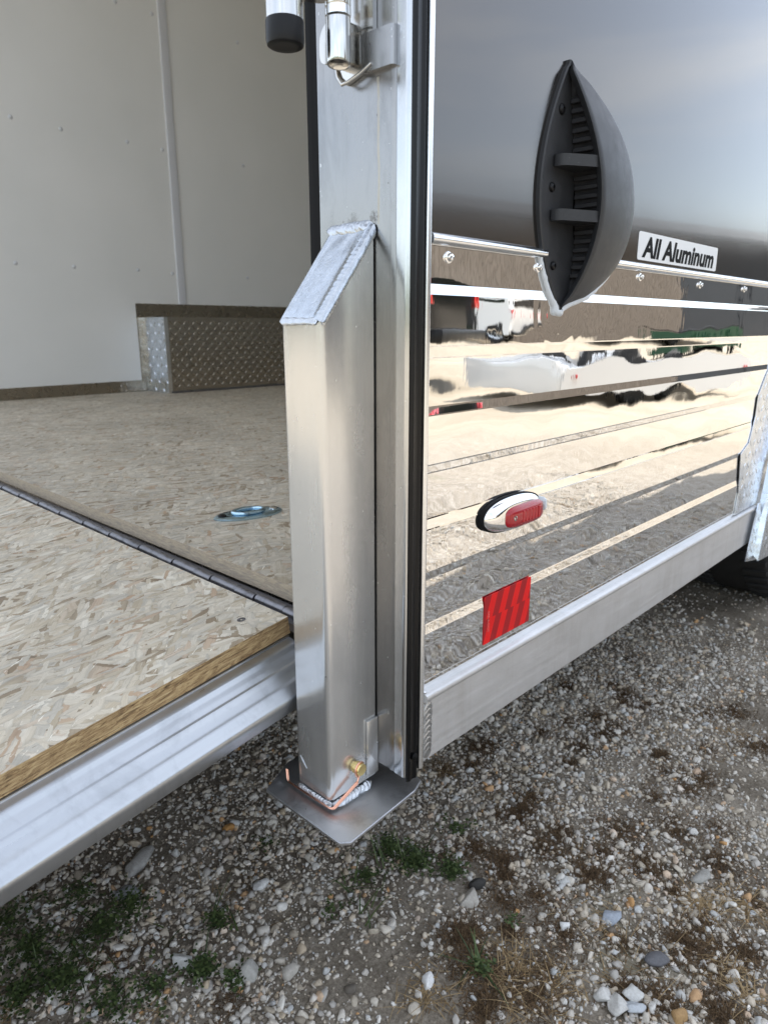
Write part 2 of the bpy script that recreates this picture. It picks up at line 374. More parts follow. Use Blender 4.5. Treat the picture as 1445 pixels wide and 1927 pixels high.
def tape_mat():
    t = NT('red_reflective_tape')
    g = t.n('ShaderNodeSeparateXYZ', ins={0: t.co()})
    x, z = g.outputs[0], g.outputs[2]
    # object origin is the tape's lower left corner
    top = t.math('GREATER_THAN', z, .0265)
    u = t.math('ADD', t.math('SUBTRACT', x, t.math('MULTIPLY', z, .36)), t.math('MULTIPLY', top, .006))
    s1 = t.math('GREATER_THAN', t.math('SINE', t.math('MULTIPLY', u, 2*math.pi/.0215)), 0)
    n1 = t.noise(t.mapv((30, 1, 30)), 1, 2)
    c = t.mix(s1, (.33, .010, .014), (.78, .010, .010))
    c = t.mix(t.rng(n1, .4, .8, 0, .35), c, (.45, .008, .012))
    ck = t.n('ShaderNodeTexChecker', ins={'Vector': t.mapv((1, 0, 1), (0, R(45), 0)), 'Scale': 900.0}).outputs['Fac']
    c = t.mix(t.math('MULTIPLY', ck, .22), c, (.30, .004, .006))
    return t.p(color=c, rough=.45, spec=.25)
TAPE = tape_mat(); TAPETXT = plain('tape_print', (.62, .18, .16), .4)
TYRE = rubber('tyre_rubber', (.014, .014, .014), .7)
RIMM = plain('wheel_rim_metal', (.55, .55, .55), .3, 1)
UNDER = plain('underside_black', (.03, .03, .03), .7)

# ------------------------------------------------------------------ ground
def gh(x, y):
    """gentle lie of the ground, metres"""
    return .010*mnoise.noise(Vector((x*1.6, y*1.6, 3))) + .006*mnoise.noise(Vector((x*5, y*5, 7))) + .0035*mnoise.noise(Vector((x*16, y*16, 1))) + .002*mnoise.noise(Vector((x*45, y*45, 5)))
def axis_pts(lo, hi, fine, far):
    mid = list(np.arange(lo, hi, fine)); out = []; s = fine; p = hi
    while p < far: out.append(p); s *= 1.22; p += s
    neg = []; s = fine; p = lo
    while p > -far: s *= 1.22; p -= s; neg.append(p)
    return np.array(neg[::-1]+mid+out)
def ground_mat():
    t = NT('gravel_and_soil')
    big = t.noise(t.co(), 1.3, 5, .6); med = t.noise(t.co(), 9, 6, .65); fine = t.noise(t.co(), 220, 6, .75)
    soil = t.ramp(t.math('ADD', t.math('MULTIPLY', med, .5), t.math('MULTIPLY', fine, .5)), [(.34, (.085, .066, .046)), (.5, (.24, .205, .16)), (.64, (.46, .41, .34))])
    far = None; hgt = fine
    d = t.n('ShaderNodeVectorMath', operation='LENGTH', ins={0: t.n('ShaderNodeVectorMath', operation='SUBTRACT', ins={0: t.co(), 1: (.8, 0, 0)}).outputs[0]}).outputs['Value']
    c = soil; gy_ = t.n('ShaderNodeSeparateXYZ', ins={0: t.co()}).outputs[1]
    fo = t.math('MAXIMUM', t.rng(d, 1.2, 1.6, 0, 1), t.rng(gy_, -.36, -.46, 0, 1))
    for sc_, lo in ((260, .45), (150, .35), (95, .5)):
        vo = t.n('ShaderNodeTexVoronoi', ins={'Vector': t.co(), 'Scale': float(sc_)})
        cs = t.n('ShaderNodeSeparateColor', ins={'Color': vo.outputs['Color']})
        sto = t.ramp(cs.outputs[0], [(0, (.20, .18, .16)), (.3, (.42, .39, .35)), (.6, (.55, .52, .48)), (.8, (.36, .30, .23)), (1, (.70, .69, .66))])
        e = t.rng(vo.outputs['Distance'], .35, .62, 1, 0)
        mk = t.math('MULTIPLY', t.math('GREATER_THAN', cs.outputs[1], lo), e, clamp=True)
        if 1: mk = t.math('MULTIPLY', mk, fo)
        c = t.mix(mk, c, sto); hgt = t.math('ADD', hgt, t.math('MULTIPLY', mk, 30./sc_))
    # the wider yard: pale warm crushed stone
    yard = t.ramp(t.noise(t.co(), .9, 8, .7), [(.3, (.34, .29, .22)), (.55, (.46, .405, .32)), (.75, (.53, .475, .39))])
    yf = t.rng(t.noise(t.co(), 60, 6, .8), .3, .7, .84, 1.05)
    yard = t.mix(1, yard, t.n('ShaderNodeCombineColor', ins={0: yf, 1: yf, 2: yf}).outputs[0], 'MULTIPLY')
    c = t.mix(t.rng(d, 2.0, 4.2, 0, .95), c, yard)
    gr = t.ramp(t.noise(t.co(), 2.2, 6, .7), [(.62, (0, 0, 0)), (.72, (1, 1, 1))])
    c = t.mix(t.math('MULTIPLY', gr, .35), c, (.12, .13, .05))
    return t.p(color=c, rough=.9, spec=.25, normal=t.bump(hgt, .004, t.rng(d, 1.6, 4, .9, .3)))
GROUND = ground_mat()
xs = axis_pts(-.02, 1.9, .0065, 170); ys = axis_pts(-.42, .8, .0065, 170)
gx, gy = np.meshgrid(xs, ys, indexing='ij')
gv = [(float(a), float(b), gh(a, b) if -1 < a < 6 and -6 < b < 4 else (0.0)) for a, b in zip(gx.ravel(), gy.ravel())]
ny = len(ys); ii, jj = np.meshgrid(np.arange(len(xs)-1), np.arange(ny-1), indexing='ij')
q = (ii*ny+jj).ravel(); gf = np.stack([q, q+ny, q+ny+1, q+1], 1).tolist()
me = bpy.data.meshes.new('ground'); me.from_pydata(gv, [], gf); me.update()
ground = link('ground', me, GROUND, smooth=True); ground['kind'] = 'structure'

# ---- loose stones
def stone_shapes(n, sub, jag):
    out = []
    for i in range(n):
        bm = bmesh.new(); bmesh.ops.create_icosphere(bm, subdivisions=sub, radius=1)
        sx = (random.uniform(.75, 1.35), random.uniform(.6, 1.), random.uniform(.4, .75)); o = Vector((random.uniform(0, 90), 0, i))
        pl = [(Vector((random.gauss(0, 1), random.gauss(0, 1), random.gauss(0, 1))).normalized(), random.uniform(.45, .8)) for _ in range(10)]
        for v in bm.verts:
            c = v.co.copy()
            for nn, dd in pl:                       # chipped flat facets
                k = c.dot(nn)-dd
                if k > 0: c -= nn*k*jag
            c *= 1+.18*mnoise.noise(c*1.5+o)
            v.co = Vector((c.x*sx[0], c.y*sx[1], c.z*sx[2]))
        bm.verts.ensure_lookup_table()
        out.append((np.array([v.co[:] for v in bm.verts]), np.array([[v.index for v in f.verts] for f in bm.faces]))); bm.free()
    return out
def rotm(n):
    qq = rng.normal(size=(n, 4)); qq[:, 1:3] *= .35; qq /= np.linalg.norm(qq, axis=1)[:, None]
    a, b, c, d = qq.T
    return np.stack([np.stack([1-2*(c*c+d*d), 2*(b*c-a*d), 2*(b*d+a*c)], 1), np.stack([2*(b*c+a*d), 1-2*(b*b+d*d), 2*(c*d-a*b)], 1), np.stack([2*(b*d-a*c), 2*(c*d+a*b), 1-2*(b*b+c*c)], 1)], 1)
def stone_mat():
    t = NT('pebble_mix'); g = t.n('ShaderNodeNewGeometry'); rnd = g.outputs['Random Per Island']
    c = t.ramp(rnd, [(0, (.10, .09, .08)), (.06, (.27, .24, .20)), (.2, (.44, .40, .34)), (.36, (.50, .48, .45)), (.5, (.35, .34, .33)), (.6, (.58, .56, .53)), (.72, (.42, .35, .26)), (.80, (.64, .63, .61)),
                     (.93, (.40, .42, .44)), (.965, (.45, .26, .11)), (1, (.74, .74, .73))])
    n1 = t.noise(t.co(), 260, 6, .7); n2 = t.noise(t.co(), 90, 4, .6)
    c = t.mix(.55, c, t.ramp(n1, [(.3, (.66, .63, .59)), (.55, (1, 1, 1))]), 'MULTIPLY')
    c = t.mix(t.rng(n2, .5, .75, 0, .4), c, (.26, .215, .165))
    c = t.mix(1, c, (1.22, 1.19, 1.13), 'MULTIPLY')
    return t.p(color=c, rough=.78, spec=.3, normal=t.bump(n1, .0008))
STONE = stone_mat()
def density(x, y):
    """bare soil here, drifts of gravel there"""
    k = max(0, min(1, (y+.02)/.22))*max(0, min(1, (1.1-x)/.4))
    return .50+.30*k+.75*mnoise.noise(Vector((x*3.1, y*3.1, 20)))+.35*mnoise.noise(Vector((x*9, y*9, 4)))
def scatter(name, N, x0, x1, y0, y1, smin, smax, shapes, power, sink, lean=1.):
    P, Fc, off = [], [], 0
    X = rng.uniform(x0, x1, N*3); Y = rng.uniform(y0, y1, N*3)
    keep = [i for i in range(N*3) if rng.random() < density(X[i], Y[i])*lean][:N]
    X, Y = X[keep], Y[keep]; n = len(keep)
    S = smin+(smax-smin)*rng.random(n)**power; M = rotm(n); k = rng.integers(0, len(shapes), n)
    for s in range(len(shapes)):
        idx = np.where(k == s)[0]
        if not len(idx): continue
        V, F_ = shapes[s]
        vv = np.einsum('nij,vj->nvi', M[idx], V)*S[idx][:, None, None]
        z = np.array([gh(X[i], Y[i]) for i in idx])
        vv[:, :, 0] += X[idx][:, None]; vv[:, :, 1] += Y[idx][:, None]; vv[:, :, 2] += (z+S[idx]*sink)[:, None]
        ff = F_[None]+(np.arange(len(idx))*len(V))[:, None, None]+off
        P.append(vv.reshape(-1, 3)); Fc.append(ff.reshape(-1, 3)); off += len(idx)*len(V)
    P = np.concatenate(P); Fc = np.concatenate(Fc)
    me = bpy.data.meshes.new(name); me.vertices.add(len(P)); me.vertices.foreach_set('co', P.ravel())
    me.loops.add(Fc.size); me.loops.foreach_set('vertex_index', Fc.ravel()); me.polygons.add(len(Fc)); me.polygons.foreach_set('loop_start', np.arange(0, Fc.size, 3)); 
    me.update(calc_edges=True); me.validate()
    o = link(name, me, STONE); o['kind'] = 'stuff'; return o
coarse = stone_shapes(12, 2, .95); coarse1 = stone_shapes(14, 1, .8)
o = scatter('gravel', 7200, .0, 1.7, -.40, .70, .0042, .0100, coarse, 2.0, .12); o.data.shade_smooth(); o['label'] = 'mixed grey and white gravel stones loose on the soil'
o = scatter('gravel', 10000, .0, 1.5, -.36, .62, .0026, .0055, coarse, 1.4, .15, 1.3); o['label'] = 'smaller angular gravel filling the ground between larger stones'
o = scatter('gravel', 17000, .0, 1.9, -.42, .80, .0022, .0046, coarse1, 1.3, .12, 1.5); o['label'] = 'angular chips of crushed stone packed between the gravel'
o = scatter('gravel', 42000, .0, 1.6, -.38, .65, .0012, .0026, coarse1, 1.2, .15, 2.2); o['label'] = 'small chips of crushed stone between the larger gravel'
o = scatter('gravel', 12000, .1, 2.9, -1.25, -.42, .003, .008, coarse1, 2., .2, 1.5); o['label'] = 'gravel at the edge of the trailer shadow'
o = scatter('gravel', 3500, 1.9, 4.2, -.42, .9, .003, .011, coarse1, 2., .2, 1.5); o['label'] = 'gravel under the trailer near the wheel'
# stones one can single out
def solo(u, v, px, col, label, asp=(1.2, .85, .6), jag=.95, seed=0, rz=0):
    random.seed(seed+50); p = az_(u, v, 0); d = (p-CAM).length; r = px*.5*d/FPX
    (V, F_), = stone_shapes(1, 3, jag)
    V = V/np.abs(V).max(0)*np.array(asp)*r
    c_, s_ = math.cos(rz), math.sin(rz); V = V@np.array([[c_, s_, 0], [-s_, c_, 0], [0, 0, 1]])
    t = NT('stone_'+label.split()[0]); n1 = t.noise(t.co(), 300, 6, .7)
    t.p(color=t.mix(.6, tuple(col), t.ramp(n1, [(.3, (.6, .56, .52)), (.6, (1, 1, 1))]), 'MULTIPLY'), rough=.75, normal=t.bump(n1, .0008))
    o = pyd('stone', V, F_.tolist(), t.m, smooth=True); o.location = (p.x, p.y, gh(p.x, p.y)+.45*asp[2]*r); o['label'] = label; o['category'] = 'stone'; return o
solo(262, 1633, 62, (.40, .39, .37), 'long flat grey slab of stone lying under the ramp frame', (1.25, .5, .35), 1, 1, .5)
solo(240, 1693, 34, (.27, .28, .29), 'rounded dark blue-grey stone below the long flat slab', (1.1, .9, .7), .6, 2)
solo(898, 1665, 28, (.035, .033, .030), 'nearly black rounded stone right of the foot plate', (1.1, .9, .7), .7, 3)
solo(430, 1560, 20, (.42, .22, .07), 'orange pebble left of the foot plate in deep shade', (1.1, .9, .8), .7, 4)
solo(490, 1676, 30, (.70, .70, .69), 'bright white angular stone in the gravel below the foot plate', (1.1, .85, .8), 1, 5)
solo(340, 1819, 32, (.60, .60, .58), 'pale angular stone beside a green weed at the lower left', (1.2, .9, .7), 1, 6, 2.5)
solo(470, 1843, 34, (.42, .41, .38), 'upright rounded grey stone near the bottom edge', (1., .9, 1.), .6, 7)
solo(548, 1838, 26, (.48, .45, .40), 'tan-grey stone just right of the upright rounded grey one', (1.1, .9, .8), .9, 8)
solo(1150, 1728, 36, (.36, .40, .46), 'pale blue-grey flat stone on the bare soil at lower right', (1.2, .7, .45), .9, 9)
solo(1236, 1815, 36, (.13, .13, .14), 'dark grey rounded stone at lower right on dry moss', (1.2, .7, .6), .7, 10, 2.6)
solo(1160, 1900, 36, (.58, .57, .54), 'largest pale stone of the white cluster at bottom right', (1.1, .95, .8), 1, 11)
solo(1190, 1880, 30, (.60, .60, .58), 'pale stone at the top of the white cluster', (1.1, .9, .8), 1, 12)
solo(1135, 1880, 28, (.62, .61, .58), 'pale stone at the left of the white cluster', (1.1, .9, .8), .8, 13)
solo(1188, 1905, 34, (.50, .53, .56), 'bluish pale stone at the right of the white cluster', (1.3, .7, .6), 1, 14, 2.5)
solo(1274, 1917, 28, (.40, .25, .11), 'orange-brown stone at the bottom edge', (1.1, .9, .8), .7, 15)
solo(1062, 1748, 20, (.80, .80, .79), 'small bright white chip in the middle of the lower right gravel', (1.1, .9, .8), 1, 16)
solo(805, 1857, 22, (.76, .76, .75), 'bright white pebble near a dry grass tuft at the bottom', (1.1, .9, .8), .9, 17)
solo(885, 1698, 34, (.47, .44, .39), 'pale tan stone below the nearly black one', (1.2, .9, .7), .8, 18)
solo(1323, 1648, 40, (.36, .35, .32), 'elongated grey stone half sunk in soil at right', (1.3, .6, .35), .8, 19, 2.6)
random.seed(99)

# ---- weeds, moss and dry straw
def leafm(name, a, b, rough=.55):
    t = NT(name); r_ = t.n('ShaderNodeNewGeometry').outputs['Random Per Island']
    return t.p(color=t.ramp(r_, [(0, a), (1, b)]), rough=rough, spec=.3)
WEED = leafm('weed_green', (.025, .045, .015), (.095, .13, .045)); STRAW = leafm('dry_straw', (.20, .13, .06), (.42, .31, .17), .8); MOSS = leafm('dry_moss', (.05, .032, .018), (.17, .11, .06), .9)
def clump_obj(name, label, m, spots, kind):
    v, f = [], []
    for (u, vv, spread, n) in spots:
        c = az_(u, vv, 0)
        for _ in range(n):
            a = random.uniform(0, 6.283); rr = spread*abs(random.gauss(0, .5)); x, y = c.x+math.cos(a)*rr, c.y+math.sin(a)*rr; z = gh(x, y)
            if kind == 'leaf':        # little oval leaves on creeping stems
                for _k in range(5):
                    d = random.uniform(0, 6.283); l = random.uniform(.0025, .006); wd = l*.35; h = random.uniform(.002, .014)
                    px, py = x+random.gauss(0, .004), y+random.gauss(0, .004); t = Vector((math.cos(d), math.sin(d), random.uniform(-.3, .6))); s = Vector((-math.sin(d), math.cos(d), random.uniform(-.3, .3)))
                    b = Vector((px, py, z+h)); k = len(v); v += [b, b+t*l*.5+s*wd, b+t*l, b+t*l*.5-s*wd]; f.append((k, k+1, k+2, k+3))
            else:                     # curved thin blades
                l = random.uniform(*({'blade': (.02, .06), 'straw': (.012, .045), 'moss': (.003, .012)}[kind])); wd = {'blade': .0011, 'straw': .00055, 'moss': .0006}[kind]
                tilt = {'blade': random.uniform(.3, 1.2), 'straw': random.uniform(.05, .45), 'moss': random.uniform(0, 1.3)}[kind]
                d = random.uniform(0, 6.283); t = Vector((math.cos(d)*math.cos(tilt), math.sin(d)*math.cos(tilt), math.sin(tilt))); s = Vector((-math.sin(d), math.cos(d), 0)); b = Vector((x, y, z+.0005)); k = len(v)
                bend = random.uniform(.1, .5)*l
                seg = 2 if kind == 'moss' else 4
                for q in range(seg+1):
                    tt = q/seg; p = b+t*l*tt+Vector((0, 0, -bend*tt*tt)); p.z = max(p.z, z+.001); ww = wd*(1-.8*tt)
                    v += [p-s*ww, p+s*ww]
                for q in range(seg): f.append((k+2*q, k+2*q+1, k+2*q+3, k+2*q+2))
    me = bpy.data.meshes.new(name); me.from_pydata([tuple(a) for a in v], [], f); me.update()
    o = link(name, me, m); o['kind'] = 'stuff'; o['label'] = label; return o
wspots = [(735, 1600, .022, 90), (780, 1625, .03, 110), (850, 1640, .022, 70), (690, 1655, .02, 30), (250, 1720, .035, 70), (190, 1760, .04, 90), (60, 1790, .05, 130), (120, 1860, .04, 110), (380, 1840, .018, 70), (40, 1880, .04, 90), (410, 1745, .02, 40), (300, 1870, .03, 40), (905, 1835, .010, 26), (20, 1740, .04, 60), (215, 1900, .04, 60), (440, 1860, .02, 24), (500, 1590, .02, 12), (620, 1720, .02, 12), (960, 1745, .008, 8), (150, 1700, .03, 40), (860, 1560, .02, 30)]
clump_obj('weeds', 'low creeping green weeds growing through the gravel', WEED, wspots, 'leaf')
clump_obj('grass', 'thin green grass blades among the weeds', WEED, [(735, 1610, .04, 26), (790, 1625, .04, 14), (660, 1680, .04, 12), (120, 1800, .08, 40), (400, 1740, .05, 12), (900, 1830, .012, 12), (700, 1750, .03, 5)], 'blade')
clump_obj('dry_grass', 'tufts of dry brown grass lying on the gravel', STRAW, [(840, 1450, .05, 60), (1320, 1700, .035, 110), (1400, 1705, .04, 120), (1370, 1820, .05, 90), (960, 1810, .05, 90), (800, 1880, .05, 70), (1040, 1860, .06, 80), (1380, 1380, .09, 70), (1400, 1870, .04, 60), (310, 1905, .03, 20), (20, 1905, .04, 40), (960, 1880, .05, 80), (1240, 1380, .08, 40), (1150, 1760, .1, 60), (1000, 1500, .1, 50), (430, 1680, .05, 20)], 'straw')
mspots = [(random.uniform(820, 1445), random.uniform(1220, 1920), random.uniform(.015, .06), random.randint(200, 700)) for _ in range(75)]+[(930, 1840, .05, 500), (1010, 1870, .06, 500), (880, 1790, .04, 300), (1230, 1500, .05, 400), (1160, 1560, .05, 400), (1330, 1340, .07, 500), (1150, 1290, .08, 500), (1350, 1560, .05, 300), (1350, 1780, .05, 300), (200, 1830, .08, 500), (60, 1650, .08, 400), (430, 1900, .04, 200)]
clump_obj('moss', 'patches of dry brown moss between the stones', MOSS, mspots, 'moss')

# ================================================================== THE TRAILER
TR = empty('enclosed_trailer', (.41, 0, 0), 'enclosed cargo trailer with polished lower side, charcoal upper side and open rear ramp', 'trailer')
TR.location = (0, 0, 0)
ZB, ZT, XE, YW = .2815, 2.45, 5.6, 2.387
# ---- corner post
post = extrude('corner_post', rounded([(.410, .100), (.410, .019), (.4092, .0185), (.4092, .0126), (.4300, .0126), (.4300, .0045), (.4405, .0045), (.4405, .100)], [.002, .0004, .0004, .0004, 0, 0, 0, .002], 5), 2, ZB, ZT, ALU, TR, nseg=1)
extrude('corner_edge', rounded([(.4090, .0124), (.4078, -.0012), (.4168, -.0012), (.4236, -.0010), (.4236, .0042), (.4234, .0124)], [.0006, .0078, 0, 0, 0, 0], 8), 2, ZB, ZT, EDGEM, TR)  # corner split off the post to carry the painted sky glint
# black seal channel on the side face between post corner and wall trim
sx = [(.4102, -.0013), (.4102, -.0026), (.4125, -.0042), (.4158, -.0030), (.4180, -.0030), (.4208, -.0044), (.4234, -.0032), (.4236, -.0013)]
seal = extrude('rubber_seal', sx, 2, ZB-.004, ZT, SEAL, TR)
lathe('screw', (.4190, -.0034, .3005), (0, -1, 0), [(.0034, 0), (.0034, .0008), (.0022, .002), (0, .0023)], DARK, seal, 14)
# bright trim flange that closes the wall sheets
trimv = extrude('edge_trim', rounded([(.4239, .0038), (.4239, -.0054), (.4276, -.0064), (.4298, -.0050), (.4298, .0038)], [0, .0008, .0012, .0008, 0], 3), 2, ZB+.004, ZT, TRIM, TR)
# inner black jamb seal of the rear opening
extrude('jamb_seal', rounded([(.413, .1005), (.413, .1165), (.440, .1165), (.440, .1005)], .002, 3), 2, .43, ZT, DARK, TR)
box('inner_jamb', .4406, .50, .035, .1163, .28, ZT, ALU, TR)
# lower post end: gusset and short foot of the post
box('post_gusset', .3960, .4098, .0332, .0357, .2720, .3300, ALU_T, TR, .0006)
# ---- stabiliser leg
LEG = empty('stabilizer_leg', (.38, .06, .27), parent=TR)
LEG.matrix_parent_inverse = Matrix()
LEG.location = (0, 0, 0)
LX0, LX1, LY0, LY1 = .352, .4088, .036, .0835
zl0, zl1 = .2685, .683
# sleeve with a slanted top: side follows the cover plate
ring = rounded([(LX0, LY0), (LX1, LY0), (LX1, LY1), (LX0, LY1)], [.0065, .0005, .0005, .0065], 6)
def slant(x): return zl1+(x-LX0)/(LX1-LX0)*(.7535-zl1)
nr = len(ring); NZ = 24; v = []; f = []
for k in range(NZ+1):
    for (x, y) in ring: v.append((x, y, zl0+(slant(x)-.002-zl0)*k/NZ))
for k in range(NZ):
    for i in range(nr): j = (i+1) % nr; f.append((k*nr+i, k*nr+j, (k+1)*nr+j, (k+1)*nr+i))
f.append(tuple(range(NZ*nr, NZ*nr+nr)))
leg = autosmooth(pyd('leg_tube', v, f, ALU_T, LEG), 30)
# cover plate with its fillet weld rolled over the near edge, one molten-looking skin
bm = bmesh.new(); nu, nv = 110, 60; g = {}
tv = [(-.0024, -.0062), (-.0026, -.0045), (-.0026, -.0028), (-.0022, -.0008), (-.0012, .0010)]
cols = [(LY0+dy, dz) for dy, dz in tv]+[(LY0+.0002+(LY1-.0012-LY0)*j/nv, None) for j in range(nv+1)]+[(LY1+.0006, .0), (LY1+.0008, -.002)]
Lc = Vector((LX1-LX0, 0, .7535-zl1)).length
for i in range(nu+1):
    s = i/nu; d = s*Lc
    for j, (y, dz) in enumerate(cols):
        x = LX0-.0004+(LX1-LX0+.0004)*s; t = (y-LY0)/(LY1-LY0)
        rip = (d/.0043+.5*mnoise.noise(Vector((d*130, 8, 1)))+max(0, min(1, t/.2))*.9) % 1
        if dz is None:
            hump = math.exp(-((t-.09)/.085)**2)
            h = .0012+hump*(.0024+.00038*rip+.0005*mnoise.noise(Vector((d*260, 4, 4))))+.0005*mnoise.noise(Vector((x*90, y*90, 0)))
            h += .0012*math.exp(-((t-.95)/.05)**2)
        else: h = dz*min(1, .12+s/.05)+.0005*(rip-.5)*min(1, s/.05)+.0004*mnoise.noise(Vector((d*300, j, 9)))
        if dz is None and s < .06: h -= .0018*(1-s/.06)**2
        wob = .0006*mnoise.noise(Vector((d*150, 2, 2)))
        g[i, j] = bm.verts.new((x, y+(wob if j < 5 else 0), slant(x)+h))
for i in range(nu):
    for j in range(len(cols)-1): bm.faces.new((g[i, j], g[i+1, j], g[i+1, j+1], g[i, j+1]))
bmo('cover_plate', bm, COVER, LEG, True)
weld('weld_bead', (LX0-.0002, LY0+.003, zl1-.0002), (LX0-.0002, LY1-.003, zl1-.0002), .0030, .0016, Vector((-1, 0, .5)), WELD, LEG, .0022, 3, .2)
weld('weld_bead', (LX1+.0005, LY0-.001, .7545), (LX1+.0005, LY1+.0005, .7535), .0060, .0042, Vector((-1, 0, .9)), WELD, LEG, .0052, 4, .25)
# foot plate
zf0, zf1 = .2570, .2605
fp = [(.3285, .1010), (.3287, .0000), (.3360, -.0065), (.4240, -.0010), (.4400, .0050), (.4470, .0400), (.4440, .1180), (.3700, .1200)]
bm = bmesh.new(); bot = [bm.verts.new((x, y, zf0)) for x, y in rounded(fp, .0015, 3)]
face = bm.faces.new(bot); r_ = bmesh.ops.extrude_face_region(bm, geom=[face])
for e in r_['geom']:
    if isinstance(e, bmesh.types.BMVert): e.co.z = zf1
bmesh.ops.bevel(bm, geom=[e for e in bm.edges if abs(e.verts[0].co.z-e.verts[1].co.z) < 1e-6], offset=.0008, segments=2, affect='EDGES')
FOOTM = brushed('foot_plate_aluminium', base=(.66, .67, .69), r0=.3, r1=.45, axis='x', grime=.35)
autosmooth(bmo('foot_plate', bm, FOOTM, LEG), 40)
box('inner_leg', .3565, .4030, .0405, .0790, .2606, .30, FOOTM, LEG, .003)
weld('weld_bead', (.3545, .0385, .2612), (.3545, .0815, .2612), .0036, .0036, (-1, 0, 1), WELD, LEG, .0032, 7, .3)
weld('weld_bead', (.3560, .0372, .2612), (.4000, .0372, .2612), .0058, .0045, (0, -.7, 1), WELD, LEG, .0040, 8, .3)
# hitch pin through the tube with its copper coloured keeper wire
pc = ay_(667, 1441, LY0)
pin = lathe('hitch_pin', (pc.x, LY0+.004, pc.z), (0, -1, 0), [(.0045, 0), (.0045, .006), (.0058, .0062), (.0058, .0132), (.0052, .0140), (0, .0140)], ZINC, LEG, 30)
ring_p = [Vector((pc.x-.0005+math.cos(a)*.0062, LY0-.0055-.0002*i, pc.z+math.sin(a)*.0068)) for i, a in enumerate(np.linspace(R(-55), R(235), 18))]
low = Vector((LX0-.0035, LY0-.0055, .2648)); lowb = Vector((LX0-.0060, LY1+.006, .2660)); endp = Vector((LX0-.0035, LY1+.010, .2760))
def arc(a, b, c, n=6): return [a*(1-t)**2+b*2*t*(1-t)+c*t*t for t in np.linspace(0, 1, n)]
drop = [pc+Vector((-.0012, -.0065, -.0085)), pc+Vector((-.0030, -.0065, -.0130))]
path1 = ring_p[::-1]+drop
wirep = [drop[-1]]+[drop[-1].lerp(low, t) for t in (.3, .6, .86)]+arc(low.lerp(drop[-1], .1), low, low.lerp(lowb, .1))+[low.lerp(lowb, t) for t in (.4, .7, .93)]+arc(lowb.lerp(low, .06), lowb, endp.lerp(lowb, .7))+[endp]
bm = bmesh.new(); tube_bm(bm, path1, .0009, 8)
for dx in (-.0008, .0008):
    tube_bm(bm, [p+Vector((dx*.9, 0, -dx*.9)) for p in wirep], .00095, 8)
autosmooth(bmo('keeper_wire', bm, COPPER, LEG), 60)
sa, sb_ = ax_(565, 1421, LX0-.0002), ax_(577, 1446, LX0-.0002)
tube('scratch', [sa, sa.lerp(sb_, .4)+Vector((0, .0003, 0)), sb_], [.0003, .0007, .0003], WELD, LEG, 6)

# ---- top hardware: lock bar with black end cap and its cam hinge clamp
pcx = .36
HW = empty('lock_bar', (0, 0, 0), parent=TR)
cpt = ax_(535.5, 30, pcx); prad = 70/2/FPX*(cpt-CAM).dot(FWD)
tube('bar_pipe', [Vector((cpt.x, cpt.y, cpt.z-.004)), Vector((cpt.x, cpt.y, 1.35))], prad, STAIN, HW, 40)
lathe('end_cap', (cpt.x, cpt.y, cpt.z-.003), (0, 0, -1), [(prad*1.02, 0), (prad*1.04, .001), (prad*1.04, .0125), (prad*.99, .0155), (prad*.9, .0163), (prad*.6, .0163), (0, .0160)], BLACKP, HW, 40)
hc = ax_(636.5, 60, .388); hr = 47/2/FPX*(hc-CAM).dot(FWD)
zt_, zb_ = ax_(636, 33, .388).z, ax_(636, 122, .388).z
HC = empty('hinge_clamp', (0, 0, 0), parent=TR)
# wrapped clamp barrel with an open lower end
v, f = [], []; n = 40
for k, (ro, zz) in enumerate(((hr, zt_-.001), (hr, zb_+.002), (hr*.96, zb_), (hr*.80, zb_), (hr*.74, zb_+.0015), (hr*.72, zt_-.012), (0.0005, zt_-.012))):
    for i in range(n):
        a = 2*math.pi*i/n; v.append((hc.x+math.cos(a)*ro, hc.y+math.sin(a)*ro*(.98 if k else .98), zz+(.0012*math.sin(a-2.2) if zz < zt_-.02 and k < 5 else 0)))
for k in range(6):
    for i in range(n): f.append((k*n+i, k*n+(i+1) % n, (k+1)*n+(i+1) % n, (k+1)*n+i))
f.append(tuple(range(n)))
autosmooth(pyd('clamp_barrel', v, f, STAIN, HC), 40)
lathe('barrel_shade_disc', (hc.x, hc.y, zb_+.0030), (0, 0, 1), [(0, 0), (hr*.75, 0), (hr*.75, .001), (0, .001)], BLACKP, HC, 24)  # black disc standing in for the shade inside the open barrel
lathe('spacer_ring', (hc.x, hc.y, zt_+.0005), (0, 0, 1), [(hr*1.02, 0), (hr*1.03, .0007), (hr*1.03, .0050), (hr*1.02, .0056)], TRIM, HC, 36)
lathe('arm_boss', (hc.x, hc.y, zt_+.0062), (0, 0, 1), [(hr*1.0, 0), (hr*1.03, .0008), (hr*1.03, .05)], STAIN, HC, 36)
# bracket plate folded behind the barrel and its bent lip
lipz = ax_(618, 142, .4045).z
pl = [(.4085, hc.y-.016), (.4085, hc.y+.016)]
v = []; prof = [(hc.y-.0215, .866, .4085), (hc.y-.0215, .895, .4085)]
bp = rounded([(hc.y-.0175, zb_+.001), (hc.y-.0175, zt_+.06), (hc.y+.0225, zt_+.06), (hc.y+.0225, zb_+.004), (hc.y+.0145, zb_-.0075)], [.001, 0, 0, .009, .005], 5)
extrude('clamp_plate', bp, 0, .4055, .4096, STAIN, HC, 30)
tube('clamp_lip', [(.4050, hc.y-.0165, zb_+.0012), (.4035, hc.y-.008, zb_-.0030), (.4015, hc.y+.004, zb_-.0072), (.4015, hc.y+.011, zb_-.0078), (.4035, hc.y+.0180, zb_-.001), (.4050, hc.y+.0215, zb_+.008)], .0013, STAIN, HC, 10)
